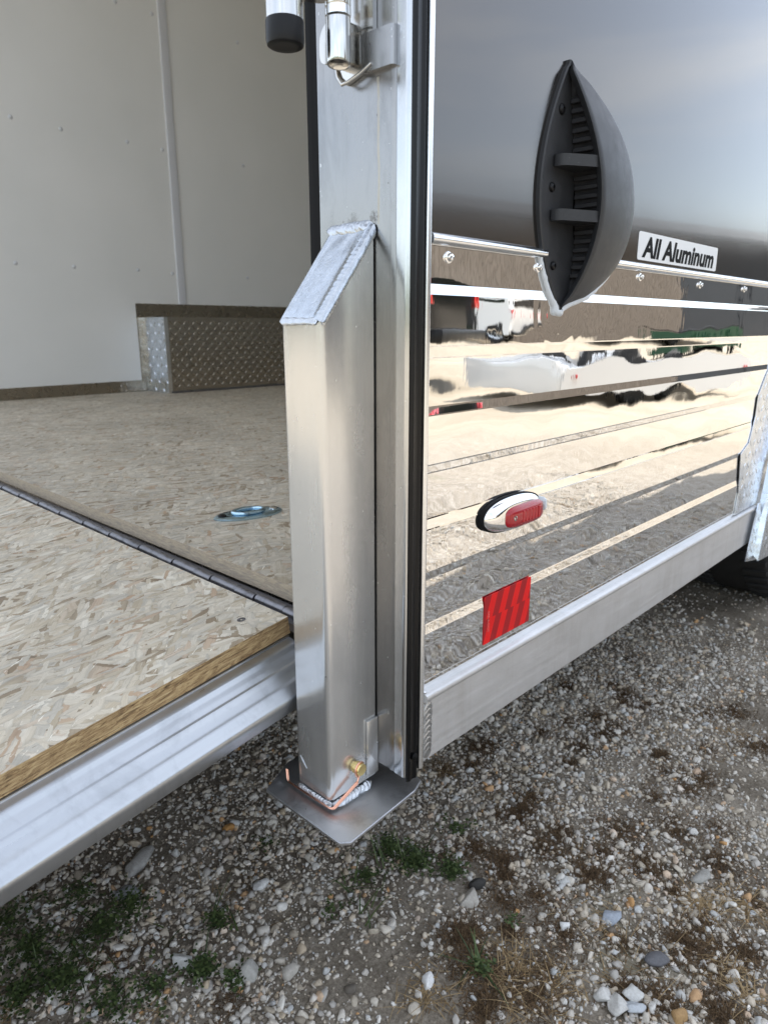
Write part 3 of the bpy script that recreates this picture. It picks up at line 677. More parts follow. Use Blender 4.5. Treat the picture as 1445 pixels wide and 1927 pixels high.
# rounded wing of the clamp left of the barrel
wg = rounded([(hc.y+.0065, zb_+.004), (hc.y+.0215, zb_+.004), (hc.y+.0215, zb_+.026), (hc.y+.0065, zb_+.034)], [.004, .008, .012, .002], 6)
extrude('clamp_wing', wg, 0, hc.x+.001, .4055, STAIN, HC, 30)
lathe('rivet', ay_(651, 97, hc.y-hr*.75)+Vector((-.001, 0, 0)), (-.75, -.6, 0), [(.0022, -.002), (.0022, .0004), (.0013, .0012), (0, .0014)], STAIN, HC, 14)
# arm crossing from the bar to the clamp
extrude('bar_arm', rounded([(.372, cpt.y-.008), (.384, cpt.y-.012), (hc.x+.012, hc.y-.006), (hc.x+.004, hc.y+.012), (.390, hc.y+.019), (.372, cpt.y+.004)], .004, 4), 2, zt_+.0140, zt_+.034, STAIN, HC)
# mounting block welded on the post
bl0, bl1 = ax_(676, 57, .405), ax_(738, 57, .405)
extrude('mounting_block', rounded([(.4050, bl0.y), (.4050, bl1.y), (.4099, bl1.y-.001), (.4099, bl0.y+.0002)], [.0015, .002, 0, 0], 4), 2, ax_(700, 132, .405).z, ax_(700, 57, .405).z, ALU, HC)

# ---- side wall: polished ribbed lower sheet
SP = empty('side_wall', (0, 0, 0), parent=TR)
zr = [(.7470, 0), (.7112, 0), (.7032, -.0012), (.6642, -.0012), (.6540, 0), (.6160, 0), (.6080, -.0012), (.5680, -.0012), (.5600, 0), (.5215, 0), (.5110, -.0012), (.4735, -.0012), (.4655, 0), (.4244, 0), (.4150, -.0012), (.3700, -.0012), (.3560, 0), (.345, 0)]
# push facet depth so that they lean about 5.5 degrees, with a crisp crease at either side
prof = []
for i, (z, d) in enumerate(zr):
    prof.append((-.0002+d, z))
    if i+1 < len(zr) and zr[i+1][1] != d:            # the rolled shoulders of a rib: steeper for a millimetre at either edge
        z2, d2 = zr[i+1]; sg = -1 if d2 < d else 1
        prof.append((-.0002+d+sg*.0002, z-.0011)); prof.append((-.0002+d2-sg*.0002, z2+.0011))
x0, x1 = .4299, XE
nX = 90; v = []; f = []; xs_ = [x0+(1.5-x0)*k/60 for k in range(61)]+[1.5+(x1-1.5)*(k+1)/6 for k in range(6)]
for x in xs_:
    for (y, z) in prof: v.append((x, y, z))
m_ = len(prof)
for i in range(len(xs_)-1):
    for k in range(m_-1): f.append((i*m_+k, i*m_+k+1, (i+1)*m_+k+1, (i+1)*m_+k))
pyd('ribbed_sheet', v, f, MIRROR, SP)
# backing so that the wall has thickness
box('wall_core', .4406, XE, .003, .035, .29, ZT, WALL, SP)
# charcoal upper sheet
box('upper_sheet', .4299, XE, -.0016, .0028, .7475, ZT, DPANEL, SP)
# trim strip over the joint of both sheets, cut out round the vent
def trimstrip(a, b):
    pr = [(-.0014, .7486)]+[(-.0014-.0052*math.sin(R(a_)), .7441+.0045*math.cos(R(a_))) for a_ in range(10, 175, 15)]+[(-.0014, .7396)]
    return extrude('trim_strip', pr, 0, a, b, TRIM, SP)
trimstrip(.4312, .5950); trimstrip(.7360, XE)
for (u, v_, r_) in ((849, 484, .0036), (1017, 503, .0034), (1208, 521, .0034), (1320, 536, .0034), (1403, 544, .0034)):
    p = ay_(u, v_, -.003)
    sw = lathe('sheet_screw', (p.x, -.0003, p.z), (0, -1, 0), [(.0046, 0), (.0046, .0006), (.0038, .0010), (r_*.9, .0011), (r_*.9, .0026), (r_*.68, .0036), (.0013, .0038), (.0011, .0032), (0, .0031)], CHROME, SP, 20)
bpy.data.objects['ribbed_sheet']['label'] = 'mirror polished ribbed lower sheet'; bpy.data.objects['upper_sheet']['label'] = 'charcoal metallic upper sheet'
# ---- bottom rail with rolled lip
pr = rounded([(.0002, .3600), (-.0030, .3600), (-.0076, .3590), (-.0090, .3560), (-.0082, .3528), (-.0045, .3505), (-.0040, .3490), (-.0040, .2895), (-.0030, .2885), (.0400, .2885), (.0400, .34)], [0, .001, .002, .002, .002, .001, .0008, .0015, 0, 0, 0], 4)
extrude('bottom_rail', pr, 0, .4299, 1.372, RAIL, TR)
extrude('bottom_rail', pr, 0, 2.35, XE, RAIL, TR)
weld('weld_bead', (.4362, -.0042, .2905), (.4362, -.0042, .3485), .0058, .0022, (0, -1, 0), WELD, TR, .0058, 9, .1)
box('rail_corner_cap', .4300, .4316, -.0060, .0, .349, .3612, TRIM, TR)

# ---- sticker
s0, s1 = ay_(1196, 488, -.0019), ay_(1347, 512, -.0019)
sx0, sx1 = .7905, 1.0365; sz0, sz1 = .7517, .7817
bm = bmesh.new(); rp_ = rounded([(sx0, sz0), (sx1, sz0), (sx1, sz1), (sx0, sz1)], .0035, 4)
st_ = extrude('lettered_sticker', rp_, 1, -.0021, -.0017, WHITEM, SP, smooth=False)
st_['label'] = 'white sticker with bold black words All Aluminum'
def text(name, s, size, loc, rot, m, parent, bold=0, shear=0, sx=1, ext=.00006):
    c = bpy.data.curves.new(name, 'FONT'); c.body = s; c.size = size; c.offset = bold; c.shear = shear; c.extrude = ext; c.align_x = 'LEFT'; c.resolution_u = 3
    tmp = bpy.data.objects.new('tmp', c); COL.objects.link(tmp)
    dg = bpy.context.evaluated_depsgraph_get(); me = bpy.data.meshes.new_from_object(tmp.evaluated_get(dg)); bpy.data.objects.remove(tmp)
    me.materials.clear()
    w_ = max(q.co.x for q in me.vertices)-min(q.co.x for q in me.vertices); x_ = min(q.co.x for q in me.vertices)
    for q in me.vertices: q.co.x = (q.co.x-x_)*(sx/w_)
    o = link(name, me, m, parent); o.location = loc; o.rotation_euler = rot; return o
text('lettering', 'All Aluminum', .0300, (sx0+.011, -.0023, sz0+.0042), (R(90), 0, 0), INK, SP, bold=.0011, shear=.18, sx=.2225)

# ---- red reflective tape
ta = Vector((.5222, -.0019, .3738)); tw, th = .0832, .0508
bm = bmesh.new(); rp_ = rounded([(0, 0), (tw, 0), (tw, th), (0, th)], .0018, 3)
tp = extrude('reflective_tape', rp_, 1, 0, .0004, TAPE, SP, smooth=False); tp.location = ta; tp['label'] = 'square of red striped reflective tape'
text('tape_print', 'SAE-A-DOT', .0042, (ta.x+.0065, ta.y-.0001, ta.z+.034), (R(90), R(90), 0), TAPETXT, SP, sx=.022)

# ---- oval marker light
ML = empty('marker_light', (0, 0, 0), parent=TR)
mc = Vector((.5585, -.0012, .5045)); ma, mb = .0478, .0168
def oval(name, pts, m, parent, a=ma, b=mb, n=56, e=2.3, c=mc):
    """pts: (scale, y offset)"""
    v, f = [], []
    for s, y in pts:
        for i in range(n):
            t = 2*math.pi*i/n; ct, st = math.cos(t), math.sin(t)
            v.append((c.x+a*s*math.copysign(abs(ct)**(2/e), ct), c.y-y, c.z+b*s*math.copysign(abs(st)**(2/e), st)))
    for k in range(len(pts)-1):
        for i in range(n): f.append((k*n+i, k*n+(i+1) % n, (k+1)*n+(i+1) % n, (k+1)*n+i))
    f.append(tuple(range(n))); f.append(tuple(range((len(pts)-1)*n, len(pts)*n)))
    return autosmooth(pyd(name, v, f, m, parent), 40)
oval('gasket', [(1.04, 0), (1.05, .0006), (1.05, .0040), (1.02, .0046)], DARK, ML)
oval('chrome_bezel', [(1.0, .0040), (1.0, .0048), (.96, .0075), (.86, .0108), (.76, .0124), (.66, .0130)], CHROME, ML)
oval('lens', [(1.0, .0), (1.0, .0120), (.95, .0150), (.80, .0172), (.5, .0186), (.2, .0190)], LENS, ML, .0330, .0112, e=3.6, c=mc+Vector((.0075, 0, -.0012)))
bm = bmesh.new()
for k in range(6):
    xk = mc.x-.004+.0055*k; bx(bm, xk, xk+.0034, mc.y-.01925, mc.y-.0178, mc.z-.0070, mc.z+.0045, .0004, 1)
bmo('diode_strip', bm, LENSD, ML)
lathe('screw', (mc.x-.0150, mc.y-.0172, mc.z-.001), (0, -1, 0), [(.0026, 0), (.0026, .0008), (.0014, .0012), (.0012, .0004), (0, .0004)], STAIN, ML, 16)
oval('wire_boot', [(1, 0), (1, .010), (.7, .013)], SILI, ML, .0022, .0070, c=mc+Vector((.0462, -.0005, .001)))

# ---- side vent
V = empty('side_vent', (0, 0, 0), parent=TR)
rows = [(117, 1068, 1068, 1068), (160, 1052, 1088, 1103), (200, 1040, 1104, 1137), (245, 1028, 1118, 1159), (290, 1020, 1127, 1174), (350, 1013, 1131, 1187), (390, 1012, 1129, 1188), (430, 1014, 1122, 1182), (470, 1018, 1112, 1171), (510, 1027, 1096, 1148), (545, 1035, 1080, 1120), (585, 1049, 1050, 1052)]
hmx = .031
zt, zb = .9065, .6945
def interp(z, tab):
    tab = sorted(tab)
    for (a, b), (c, d) in zip(tab, tab[1:]):
        if z <= c: return b+(d-b)*max(0, (z-a))/(c-a)
    return tab[-1][1]
Lt, Rt, Bt = [], [], []
for (vv, l, r_, s) in rows:
    pl_ = ay_(l, vv, -.003); Lt.append((pl_.z, pl_.x))
    tt = max(0, min(1, (pl_.z-zb)/(zt-zb))); h = hmx*max(.0, math.sin(math.pi*tt))**.85+.004
    pr_ = ay_(r_, vv, -h); ps = ay_(s, vv, 0)
    Rt.append((pr_.z, pr_.x))
    m = (ps.x)/.365  # dx/dy along the sight line
    wd = math.sqrt(max(1e-6, (ps.x-pr_.x)**2-(h*m)**2)) if ps.x-pr_.x > h*m else .004
    Bt.append((ps.z, pr_.x+wd))
def hz(z): 
    tt = max(0, min(1, (z-zb)/(zt-zb))); return hmx*max(.0, math.sin(math.pi*tt))**.85+.0045
def smooth_tab(tab, lo, hi, deg=4):
    a = np.array(tab); c = np.polyfit((a[:, 0]-zb)/(zt-zb), a[:, 1], deg); return lambda z: float(np.polyval(c, (z-zb)/(zt-zb)))
Lf = smooth_tab(Lt, zb, zt); tipx_t, tipx_b = Lf(zt), Lf(zb)
Rf_ = smooth_tab(Rt, zb, zt); Bf_ = smooth_tab(Bt, zb, zt)
def blend(fn, z):
    tt = (z-zb)/(zt-zb); e = min(1, min(tt, 1-tt)/.06); base = tipx_b+(tipx_t-tipx_b)*tt
    return base+(fn(z)-base)*e**.8
Rf = lambda z: max(blend(Rf_, z), blend(Lf, z)+.001); Bf = lambda z: max(blend(Bf_, z), Rf(z)+.001)
NZv = 44; zz = [zb+(zt-zb)*(.5-.5*math.cos(math.pi*k/NZv)) for k in range(NZv+1)]
v, f = [], []; K = 14
for z in zz:
    xr, xb, h = Rf(z), Bf(z), hz(z)
    row = [(xr+.0030, -h+.0060), (xr+.0006, -h+.0022), (xr, -h), (xr+.0012, -h-.0010)]
    for k in range(K):
        a = (math.pi/2)*(k+.6)/(K-.4); row.append((xr+(xb-xr)*math.sin(a), -(h+.0010)*math.cos(a)**.85))
    row.append((xb+.002, -.0005))
    for x, y in row: v.append((x, min(y, -.0003) if x > xr+.004 else y, z))
m_ = len(row)
for i in range(NZv):
    for k in range(m_-1): f.append((i*m_+k, i*m_+k+1, (i+1)*m_+k+1, (i+1)*m_+k))
autosmooth(pyd('vent_hood', v, f, VENT, V), 50)
# mounting flange with raised rim on the left
v, f = [], []
for z in zz:
    xl, xr = Lf(z) if .03 < (z-zb)/(zt-zb) < .97 else blend(Lf, z), Bf(z)
    xg = min(xl+.060, max(xr-.01, xl+.002))
    row = [(xl-.0015, -.0015), (xl-.0012, -.0050), (xl+.0005, -.0060), (xl+.0022, -.0050), (xl+.0030, -.0040), (max(xg, xl+.0035), -.0040)]
    for x, y in row: v.append((x, y, z))
m_ = len(row)
for i in range(NZv):
    for k in range(m_-1): f.append((i*m_+k, i*m_+k+1, (i+1)*m_+k+1, (i+1)*m_+k))
autosmooth(pyd('vent_flange', v, f, VENT, V), 40)
# wall of the scoop carrying the grille
def gx_(z): return min(Rf(z)+.0090, Bf(z)-.004) if Bf(z)-Rf(z) > .012 else Rf(z)+.004
v, f = [], []
for z in zz:
    x = gx_(z); h = hz(z)
    for xx, y in ((x, -.0035), (x+.0005, -h*.55), (x-.004, -h*.9), (Rf(z)+.0025, -h+.0045)): v.append((xx, y, z))
for i in range(NZv):
    for k in range(3): f.append((i*4+k, i*4+k+1, (i+1)*4+k+1, (i+1)*4+k))
autosmooth(pyd('grille_wall', v, f, VENTD, V), 40)
zk = zb+.030
slat_i = 0
while zk < zt-.030:
    h = hz(zk); x = gx_(zk)
    if h > .015:
        bm = bmesh.new(); bx(bm, x-.0042, x-.0002, -h*.84, -.0045, zk, zk+.0042, .0006, 1)
        bmo('slat', bm, VENTD, V)
    zk += .0078
for vv in (300, 405):
    zs = ay_(1085, vv, -.02).z; xl = ay_(1040 if vv == 300 else 1033, vv, -.004).x
    xr, h, x = Rf(zs), hz(zs), gx_(zs)
    pr = rounded([(xl, -.0041), (xl+.001, -.0150), (xr-.0015, -h+.002), (xr+.006, -h+.0012), (x, -h*.8), (x, -.0041)], [.003, .008, .004, .001, 0, 0], 5)
    sh = extrude('vent_shelf', pr, 2, zs-.0055, zs+.0042, VENT, V, 30)
for (u, vv, r_) in ((1058, 205, .0046), (1039, 352, .0042), (1041, 500, .0040)):
    p = ay_(u, vv, -.005); lathe('vent_screw', (p.x, -.0038, p.z), (0, -1, 0), [(r_, 0), (r_, .0010), (r_*.8, .0024), (r_*.4, .0029), (r_*.35, .0018), (0, .0018)], BLACKP, V, 22)
for (u, vv) in ((1118, 172), (1166, 262), (1158, 482), (1092, 545)):
    z = ay_(u, vv, -.01).z; xb = Bf(z)-.22*(Bf(z)-Rf(z)); 
    if vv > 400: xb = Rf(z)+.80*(Bf(z)-Rf(z))
    lathe('clip_notch', (xb, -.38*hz(z), z), (.7, -.7, 0), [(.0032, -.003), (.0032, .0008), (.0026, .0012), (0, .0008)], DARK, V, 12)
# clear sealant squeezed out round the lower point of the vent
pts, rad = [], []
for t in np.linspace(0, 1, 40):
    if t < .45: z = .744-(.744-zb+.003)*(t/.45); x = blend(Lf, max(z, zb))-.0028
    else: z = zb-.003+(.744-zb)*((t-.45)/.55); x = min(Bf(max(z, zb)), 1)+.0035
    pts.append((x+.0008*mnoise.noise(Vector((t*30, 0, 0))), -.0018, z)); rad.append(.0024+.0022*math.exp(-((t-.5)/.16)**2)+.0009*mnoise.noise(Vector((t*26, 5, 0))))
tube('sealant_bead', pts, rad, SILI, V, 10)

# ---- fender of diamond plate, with wheel
FD = empty('fender', (0, 0, 0), parent=TR)
def tread_plate(name, poly, y, m, parent, thick=.002, step=.0190, nrm=-1, axis=1, L_=.0090, h_=.0006, bumpm=None):
    """polygon in (x,z) at depth y with raised lozenges on it"""
    o = extrude(name, poly, axis, y, y+thick*(-nrm), m, parent, smooth=False)
    xs2 = [p[0] for p in poly]; zs2 = [p[1] for p in poly]
    def inside(a, b):
        c = False
        for i in range(len(poly)):
            (x1_, y1_), (x2_, y2_) = poly[i-1], poly[i]
            if (y1_ > b) != (y2_ > b) and a < (x2_-x1_)*(b-y1_)/(y2_-y1_)+x1_: c = not c
        return c
    v, f = [], []; i = 0; a = min(xs2)+step*.4
    while a < max(xs2):
        b = min(zs2)+step*.4; j = 0
        while b < max(zs2):
            if inside(a-L_, b) and inside(a+L_, b) and inside(a, b-L_) and inside(a, b+L_):
                d = R(45) if (i+j) % 2 else R(-45); t = (math.cos(d), math.sin(d)); s = (-t[1], t[0]); k = len(v); wd = L_*.28
                ring = [(a+t[0]*L_, b+t[1]*L_), (a+s[0]*wd, b+s[1]*wd), (a-t[0]*L_, b-t[1]*L_), (a-s[0]*wd, b-s[1]*wd)]
                for rx, rz_ in ring:
                    q = [rx, rz_]; q.insert(axis, y); v.append(q)
                for sc_ in (.55,):
                    for rx, rz_ in ring:
                        q = [a+(rx-a)*sc_, b+(rz_-b)*sc_]; q.insert(axis, y+nrm*h_); v.append(q)
                f += [(k, k+1, k+5, k+4), (k+1, k+2, k+6, k+5), (k+2, k+3, k+7, k+6), (k+3, k, k+4, k+7), (k+4, k+5, k+6, k+7)]
            b += step; j += 1
        a += step; i += 1
    t_ = pyd('tread_pattern', v, f, m, parent); t_['kind'] = 'stuff'
    return o
tread_plate('fender_flange', [(1.262, .362), (1.2665, .4000), (1.2610, .4300), (1.2520, .4700), (1.2890, .4860), (1.3050, .5300), (1.3060, .5660), (1.335, .600), (1.50, .735), (1.60, .735), (1.60, .690), (1.405, .436), (1.378, .362)], -.0032, TREAD, FD, thick=.0012)
# outward box of the fender
v = [(1.372, -.007, .27), (1.372, -.022, .255), (1.405, -.022, .436), (1.405, -.007, .436), (1.60, -.007, .69), (1.60, -.022, .69), (1.90, -.022, .735), (1.90, -.007, .735), (2.25, -.007, .69), (2.25, -.022, .69), (2.45, -.022, .436), (2.45, -.007, .436), (2.48, -.007, .27), (2.48, -.022, .255)]
o = pyd('fender_top', v, [(0, 1, 2, 3), (3, 2, 5, 4), (4, 5, 6, 7), (7, 6, 9, 8), (8, 9, 10, 11), (11, 10, 13, 12)], TREAD, FD)
tread_plate('fender_face', [(1.405, .436), (1.60, .69), (1.90, .735), (2.25, .69), (2.45, .436), (2.48, .26), (2.30, .26), (2.25, .42), (2.1, .56), (1.9, .60), (1.7, .56), (1.56, .42), (1.50, .245), (1.372, .255)], -.0230, TREAD, FD)
tread_plate('fender_skirt', [(1.330, .262), (1.362, .366), (1.372, .366), (1.400, .300), (1.392, .250)], -.0130, TREAD, FD)
WH = empty('wheel', (0, 0, 0), parent=TR)
wc = Vector((1.965, .135, .315))
tp_ = [(.19, -.085), (.255, -.100), (.295, -.098), (.308, -.088), (.312, -.070), (.313, 0), (.312, .070), (.308, .088), (.295, .098), (.255, .100), (.19, .085)]
lathe('tyre', wc, (0, 1, 0), tp_, TYRE, WH, 64)
bm = bmesh.new()
for k in range(60):
    a = 2*math.pi*k/60
    for side in (-1, 1):
        vs_ = []
        for (rr, yy, da) in ((.3135, .096*side, 0), (.3135, .040*side, .03), (.3135, .040*side, .075), (.3135, .096*side, .055), (.3185, .094*side, .004), (.3190, .042*side, .033), (.3190, .042*side, .071), (.3185, .094*side, .050)):
            vs_.append(bm.verts.new((wc.x+math.cos(a+da)*rr, wc.y+yy, wc.z+math.sin(a+da)*rr)))
        for q in ((4, 5, 6, 7), (0, 1, 5, 4), (1, 2, 6, 5), (2, 3, 7, 6), (3, 0, 4, 7)): bm.faces.new([vs_[i] for i in q])
tt_ = bmo('tread_block', bm, TYRE, WH); tt_['kind'] = 'stuff'
lathe('rim', wc+Vector((0, -.07, 0)), (0, 1, 0), [(.19, -.012), (.188, 0), (.165, .02), (.10, .012), (.06, .0), (.03, -.012), (0, -.012)], RIMM, WH, 40)
box('fender_liner', 1.40, 2.42, .036, .25, .62, .64, UNDER, TR)

# ---- floor, walls and roof of the box
FZ = .4180
FLR = empty('floor', (0, 0, 0), parent=TR)
fx0 = .4235
bm = bmesh.new(); bx(bm, fx0+.0005, XE, .0355, YW-.001, FZ-.018, FZ)
bmo('floor_panel', bm, OSB_F, FLR)
box('floor_edge', fx0, fx0+.0005, .1170, YW-.12, FZ-.0178, FZ-.0002, OSB_E2, FLR)
box('subfloor', .46, XE, .06, YW+.03, .29, FZ-.0185, UNDER, TR)
# far wall
FW = empty('far_wall', (0, 0, 0), parent=TR)
zwb = .4600
v = [(.50, YW, zwb), (1.4264, YW, .4637), (1.4264, YW, .7700), (2.72, YW, .7700), (2.72, YW, zwb), (XE, YW, zwb), (XE, YW, ZT), (.50, YW, ZT)]
poly = [(a, c) for a, b, c in v]
extrude('wall_panel', poly, 1, YW, YW+.008, WALL, FW, smooth=False)
box('kick_strip', .50, 1.33, YW+.0015, YW+.010, FZ, zwb+.01, KICK, FW)
box('kick_strip', 2.72, XE, YW+.0015, YW+.010, FZ, zwb+.01, KICK, FW)
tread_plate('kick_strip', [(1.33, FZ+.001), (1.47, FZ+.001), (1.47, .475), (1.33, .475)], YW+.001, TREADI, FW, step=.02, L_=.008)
box('well_surround', 1.42, 2.73, YW+.0015, YW+.010, .47, .78, KICK, FW)
box('outer_skin', .44, XE, YW+.0105, YW+.05, .29, ZT, WALL, FW)
sp_ = extrude('seam_cover', rounded([(1.6235, YW), (1.6235, YW-.006), (1.659, YW-.006), (1.659, YW)], [0, .003, .003, 0], 3), 2, .7705, ZT, SEAMM, FW)
extrude('seam_cover', rounded([(2.8435, YW), (2.8435, YW-.006), (2.879, YW-.006), (2.879, YW)], [0, .003, .003, 0], 3), 2, zwb, ZT, SEAMM, FW)
dome = [(.0075, 0), (.0075, .0008), (.005, .0028), (.0025, .0036), (0, .0038)]
for (u, vv) in ((115, 243), (240, 267), (306, 282), (140, 502), (260, 508), (325, 515), (447, 80), (458, 312), (466, 523), (217, 3), (286, 26), (20, 220), (30, 495)):
    p = ay_(u, vv, YW); lathe('screw_head', (p.x, YW, p.z), (0, -1, 0), dome, SEAMM, FW, 12)
# wheel box
WB = empty('wheel_box', (0, 0, 0), parent=TR)
BX0, BY, BZ = 1.4495, 2.210, .7150
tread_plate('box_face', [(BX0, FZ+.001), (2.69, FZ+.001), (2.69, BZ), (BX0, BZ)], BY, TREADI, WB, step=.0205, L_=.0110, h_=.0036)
e_ = tread_plate('box_end', [(BY, FZ+.001), (YW-.001, FZ+.001), (YW-.001, BZ), (BY, BZ)], BX0-.0005, TREAD, WB, axis=0, step=.032, L_=.012, h_=.0022)
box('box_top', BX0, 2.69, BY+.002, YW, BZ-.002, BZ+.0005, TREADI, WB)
box('corner_angle', BX0-.004, BX0+.012, BY-.0045, BY-.0030, FZ+.002, BZ, TRIM, WB)
box('base_angle', BX0+.01, 2.69, BY-.010, BY-.0035, FZ+.0005, FZ+.0075, STEEL, WB)
tread_plate('wall_flange', [(1.4300, FZ+.04), (1.4490, FZ+.04), (1.4490, BZ), (1.4300, BZ)], YW-.0015, TREADI, WB, step=.02)
# other walls and roof
box('near_wall_lining', .50, XE, .0355, .040, FZ+.001, ZT, WALL, TR)
box('front_wall', XE, XE+.05, -.001, YW+.05, .29, ZT, WALL, TR)
box('roof', .41, XE+.05, -.002, YW+.05, ZT+.0005, ZT+.05, WALL, TR)
box('corner_post', .41, .4405, YW-.07, YW+.05, ZB, ZT, ALU, TR)
box('rear_header', .41, .4400, .1166, YW-.0705, ZT-.12, ZT, ALU, TR)
box('rear_sill', .4390, .4595, .1005, YW+.03, .29, FZ-.019, ALU, TR)
for k in range(6): box('cross_member', .8+.8*k, .85+.8*k, .35, YW, .25, .2895, UNDER, TR)
# recessed tie-down ring
D = empty('tie_down_ring', (0, 0, 0), parent=FLR)
dc = az_(468, 969, FZ); dl = (az_(403, 980, FZ)-az_(536, 960, FZ)).length/2*.97; da = math.atan2((az_(536, 958, FZ)-az_(403, 980, FZ)).y, (az_(536, 958, FZ)-az_(403, 980, FZ)).x)
v, f = [], []; n = 48
for s, h in ((1, .0003), (1, .0022), (.93, .0040), (.66, .0042), (.58, .0016), (.3, -.0 )):
    for i in range(n):
        t = 2*math.pi*i/n; ct, st = math.cos(t), math.sin(t); X = dl*s*math.copysign(abs(ct)**1.0, ct); Y = dl*.52*s*math.copysign(abs(st)**1.15, st)
        v.append((dc.x+X*math.cos(da)-Y*math.sin(da), dc.y+X*math.sin(da)+Y*math.cos(da), FZ+h+(.0004 if h <= 0 else 0)))
for k in range(5):
    for i in range(n): f.append((k*n+i, k*n+(i+1) % n, (k+1)*n+(i+1) % n, (k+1)*n+i))
f.append(tuple(range(5*n, 6*n)))
dp = autosmooth(pyd('ring_plate', v, f, GALV, FLR), 40)
dr = Vector((math.cos(da), math.sin(da), 0)); dn = Vector((-dr.y, dr.x, 0))
tube('ring', [dc+dr*math.cos(t)*dl*.44+dn*math.sin(t)*dl*.27+Vector((0, 0, .0060)) for t in np.linspace(0, 2*math.pi, 32)], .0032, GALV, FLR, 10)
for s in (-1, 1):
    p = dc+dr*dl*.76*s; lathe('bolt_head', (p.x, p.y, FZ+.0038), (0, 0, 1), [(.0062, 0), (.0062, .0012), (.0035, .0032), (0, .0035)], STAIN if s > 0 else BLACKP, FLR, 18)
bpy.data.objects.remove(D)

# ---- ramp door, folded down
RA = R(8.5); RP = empty('ramp_door', (0, 0, 0), parent=TR)
RP.location = (.3850, 0, .4085); RP.rotation_euler = (0, -RA, 0)   # local +x climbs towards the hinge, so the deck runs along -x
RL, RY0, RY1 = 2.45, .130, 2.30
# hull of the deck panel
box('deck_panel', -RL, 0, RY0+.0006, RY1, -.018, 0, OSB_R, RP)
box('deck_edge', -RL, -.0005, RY0, RY0+.0006, -.0178, -.0002, OSB_E, RP)
# perimeter frame: ribbed slanting inner face and a narrow outer face
pr = [(.128, -.0185), (.128, -.020), (.1205, -.0212), (.1175, -.0222), (.1155, -.0262), (.1115, -.0290), (.1085, -.0325), (.1062, -.0330), (.1035, -.0368), (.0985, -.0420), (.0955, -.0432), (.0925, -.0478), (.0905, -.0500), (.0885, -.0525), (.0880, -.0560), (.0888, -.0665), (.0920, -.0690), (.1700, -.0690), (.1700, -.0185)]
fo = extrude('side_frame', rounded(pr, [0]+[.0012]*15+[0, 0, 0], 2), 0, -RL, -.0040, ALU_R, RP, 18)
box('hinge_frame', -.0305, -.003, .1705, RY1, -.0690, -.0186, ALU_R, RP)
box('side_frame', -RL, -.0310, RY1-.05, RY1+.04, -.0690, -.0186, ALU_R, RP)
# screw sunk in the deck corner
sp2 = az_(481, 1184, .40)
lathe('deck_screw', (-.030, .165, -.0002), (0, 0, 1), [(.0042, 0), (.0042, .0004), (.0020, .0003), (0, .0001)], STEEL, RP, 14)
# bar hinge: leaf, barrel knuckles and dark gaps
HG = empty('bar_hinge', (0, 0, 0), parent=TR)
hx, hzv = .3985, .4025
box('hinge_leaf', .3862, .3990, .0990, YW-.12, .3935, .4015, STEEL, HG)
box('hinge_leaf', .4000, .4232, .1170, YW-.12, .3935, .3970, STEEL, HG)
yk = .1175; i = 0
while yk < YW-.15:
    ln = .048 if i % 2 else .034
    lathe('knuckle', (hx+(.0012 if i % 2 else -.0004), yk, hzv+.0010), (0, 1, 0), [(.0050, 0), (.0056, .0006), (.0056, ln-.0020), (.0050, ln-.0014)], STEEL, HG, 16)
    yk += ln; i += 1

# ================================================================== what the polished side reflects, across the yard
def car_body(name, parent, m, length, width, prof, z0=.35, taper=.12):
    """side outline (x,z) swept across the width with the cabin drawn in"""
    n = len(prof); v, f = [], []; zs_ = [p[1] for p in prof]; belt = z0+.62
    lay = [-.5, -.46, -.25, 0, .25, .46, .5]
    for l in lay:
        for (x, z) in prof:
            tp2 = taper*max(0, z-belt); edge = .03 if abs(l) == .5 else 0
            v.append((x*(1-edge*.3), l*width*(1-2*tp2/width) if abs(l) > .2 else l*width, z-edge*.6))
    for k in range(len(lay)-1):
        for i in range(n): f.append((k*n+i, k*n+(i+1) % n, (k+1)*n+(i+1) % n, (k+1)*n+i))
    f.append(tuple(range(n))); f.append(tuple(range((len(lay)-1)*n, len(lay)*n)))
    return autosmooth(pyd(name, v, f, m, parent), 30)
CARBLK = plain('black_car_paint', (.004, .004, .005), .12, 0, spec=.18); CARWHT = plain('white_car_paint', (.75, .75, .74), .2, 0, coat=1.)
GLASS = plain('dark_window_glass', (.01, .012, .014), .04, 0, spec=.9); RED = plain('red_lamp', (.55, .012, .012), .15); AMB = plain('amber_lamp', (.7, .25, .04), .2); SILV = plain('silver_metal', (.7, .7, .7), .25, 1)
DGREEN = plain('dark_green_paint', (.012, .07, .035), .45)
def wheel_at(p, x, y, r=.38, wd=.24):
    lathe('wheel', (x, y-wd/2, r), (0, 1, 0), [(r*.55, .01), (r*.62, 0), (r*.95, 0), (r, .03), (r, wd-.03), (r*.95, wd), (r*.62, wd), (r*.55, wd-.01)], TYRE, p, 32)
    lathe('rim', (x, y-wd/2-.003, r), (0, 1, 0), [(r*.6, .03), (r*.6, 0), (r*.5, .012), (r*.16, .02), (r*.1, 0), (0, 0)], SILV, p, 20)
    lathe('rim', (x, y+wd/2+.003, r), (0, -1, 0), [(r*.6, .03), (r*.6, 0), (r*.5, .012), (r*.16, .02), (r*.1, 0), (0, 0)], SILV, p, 20)
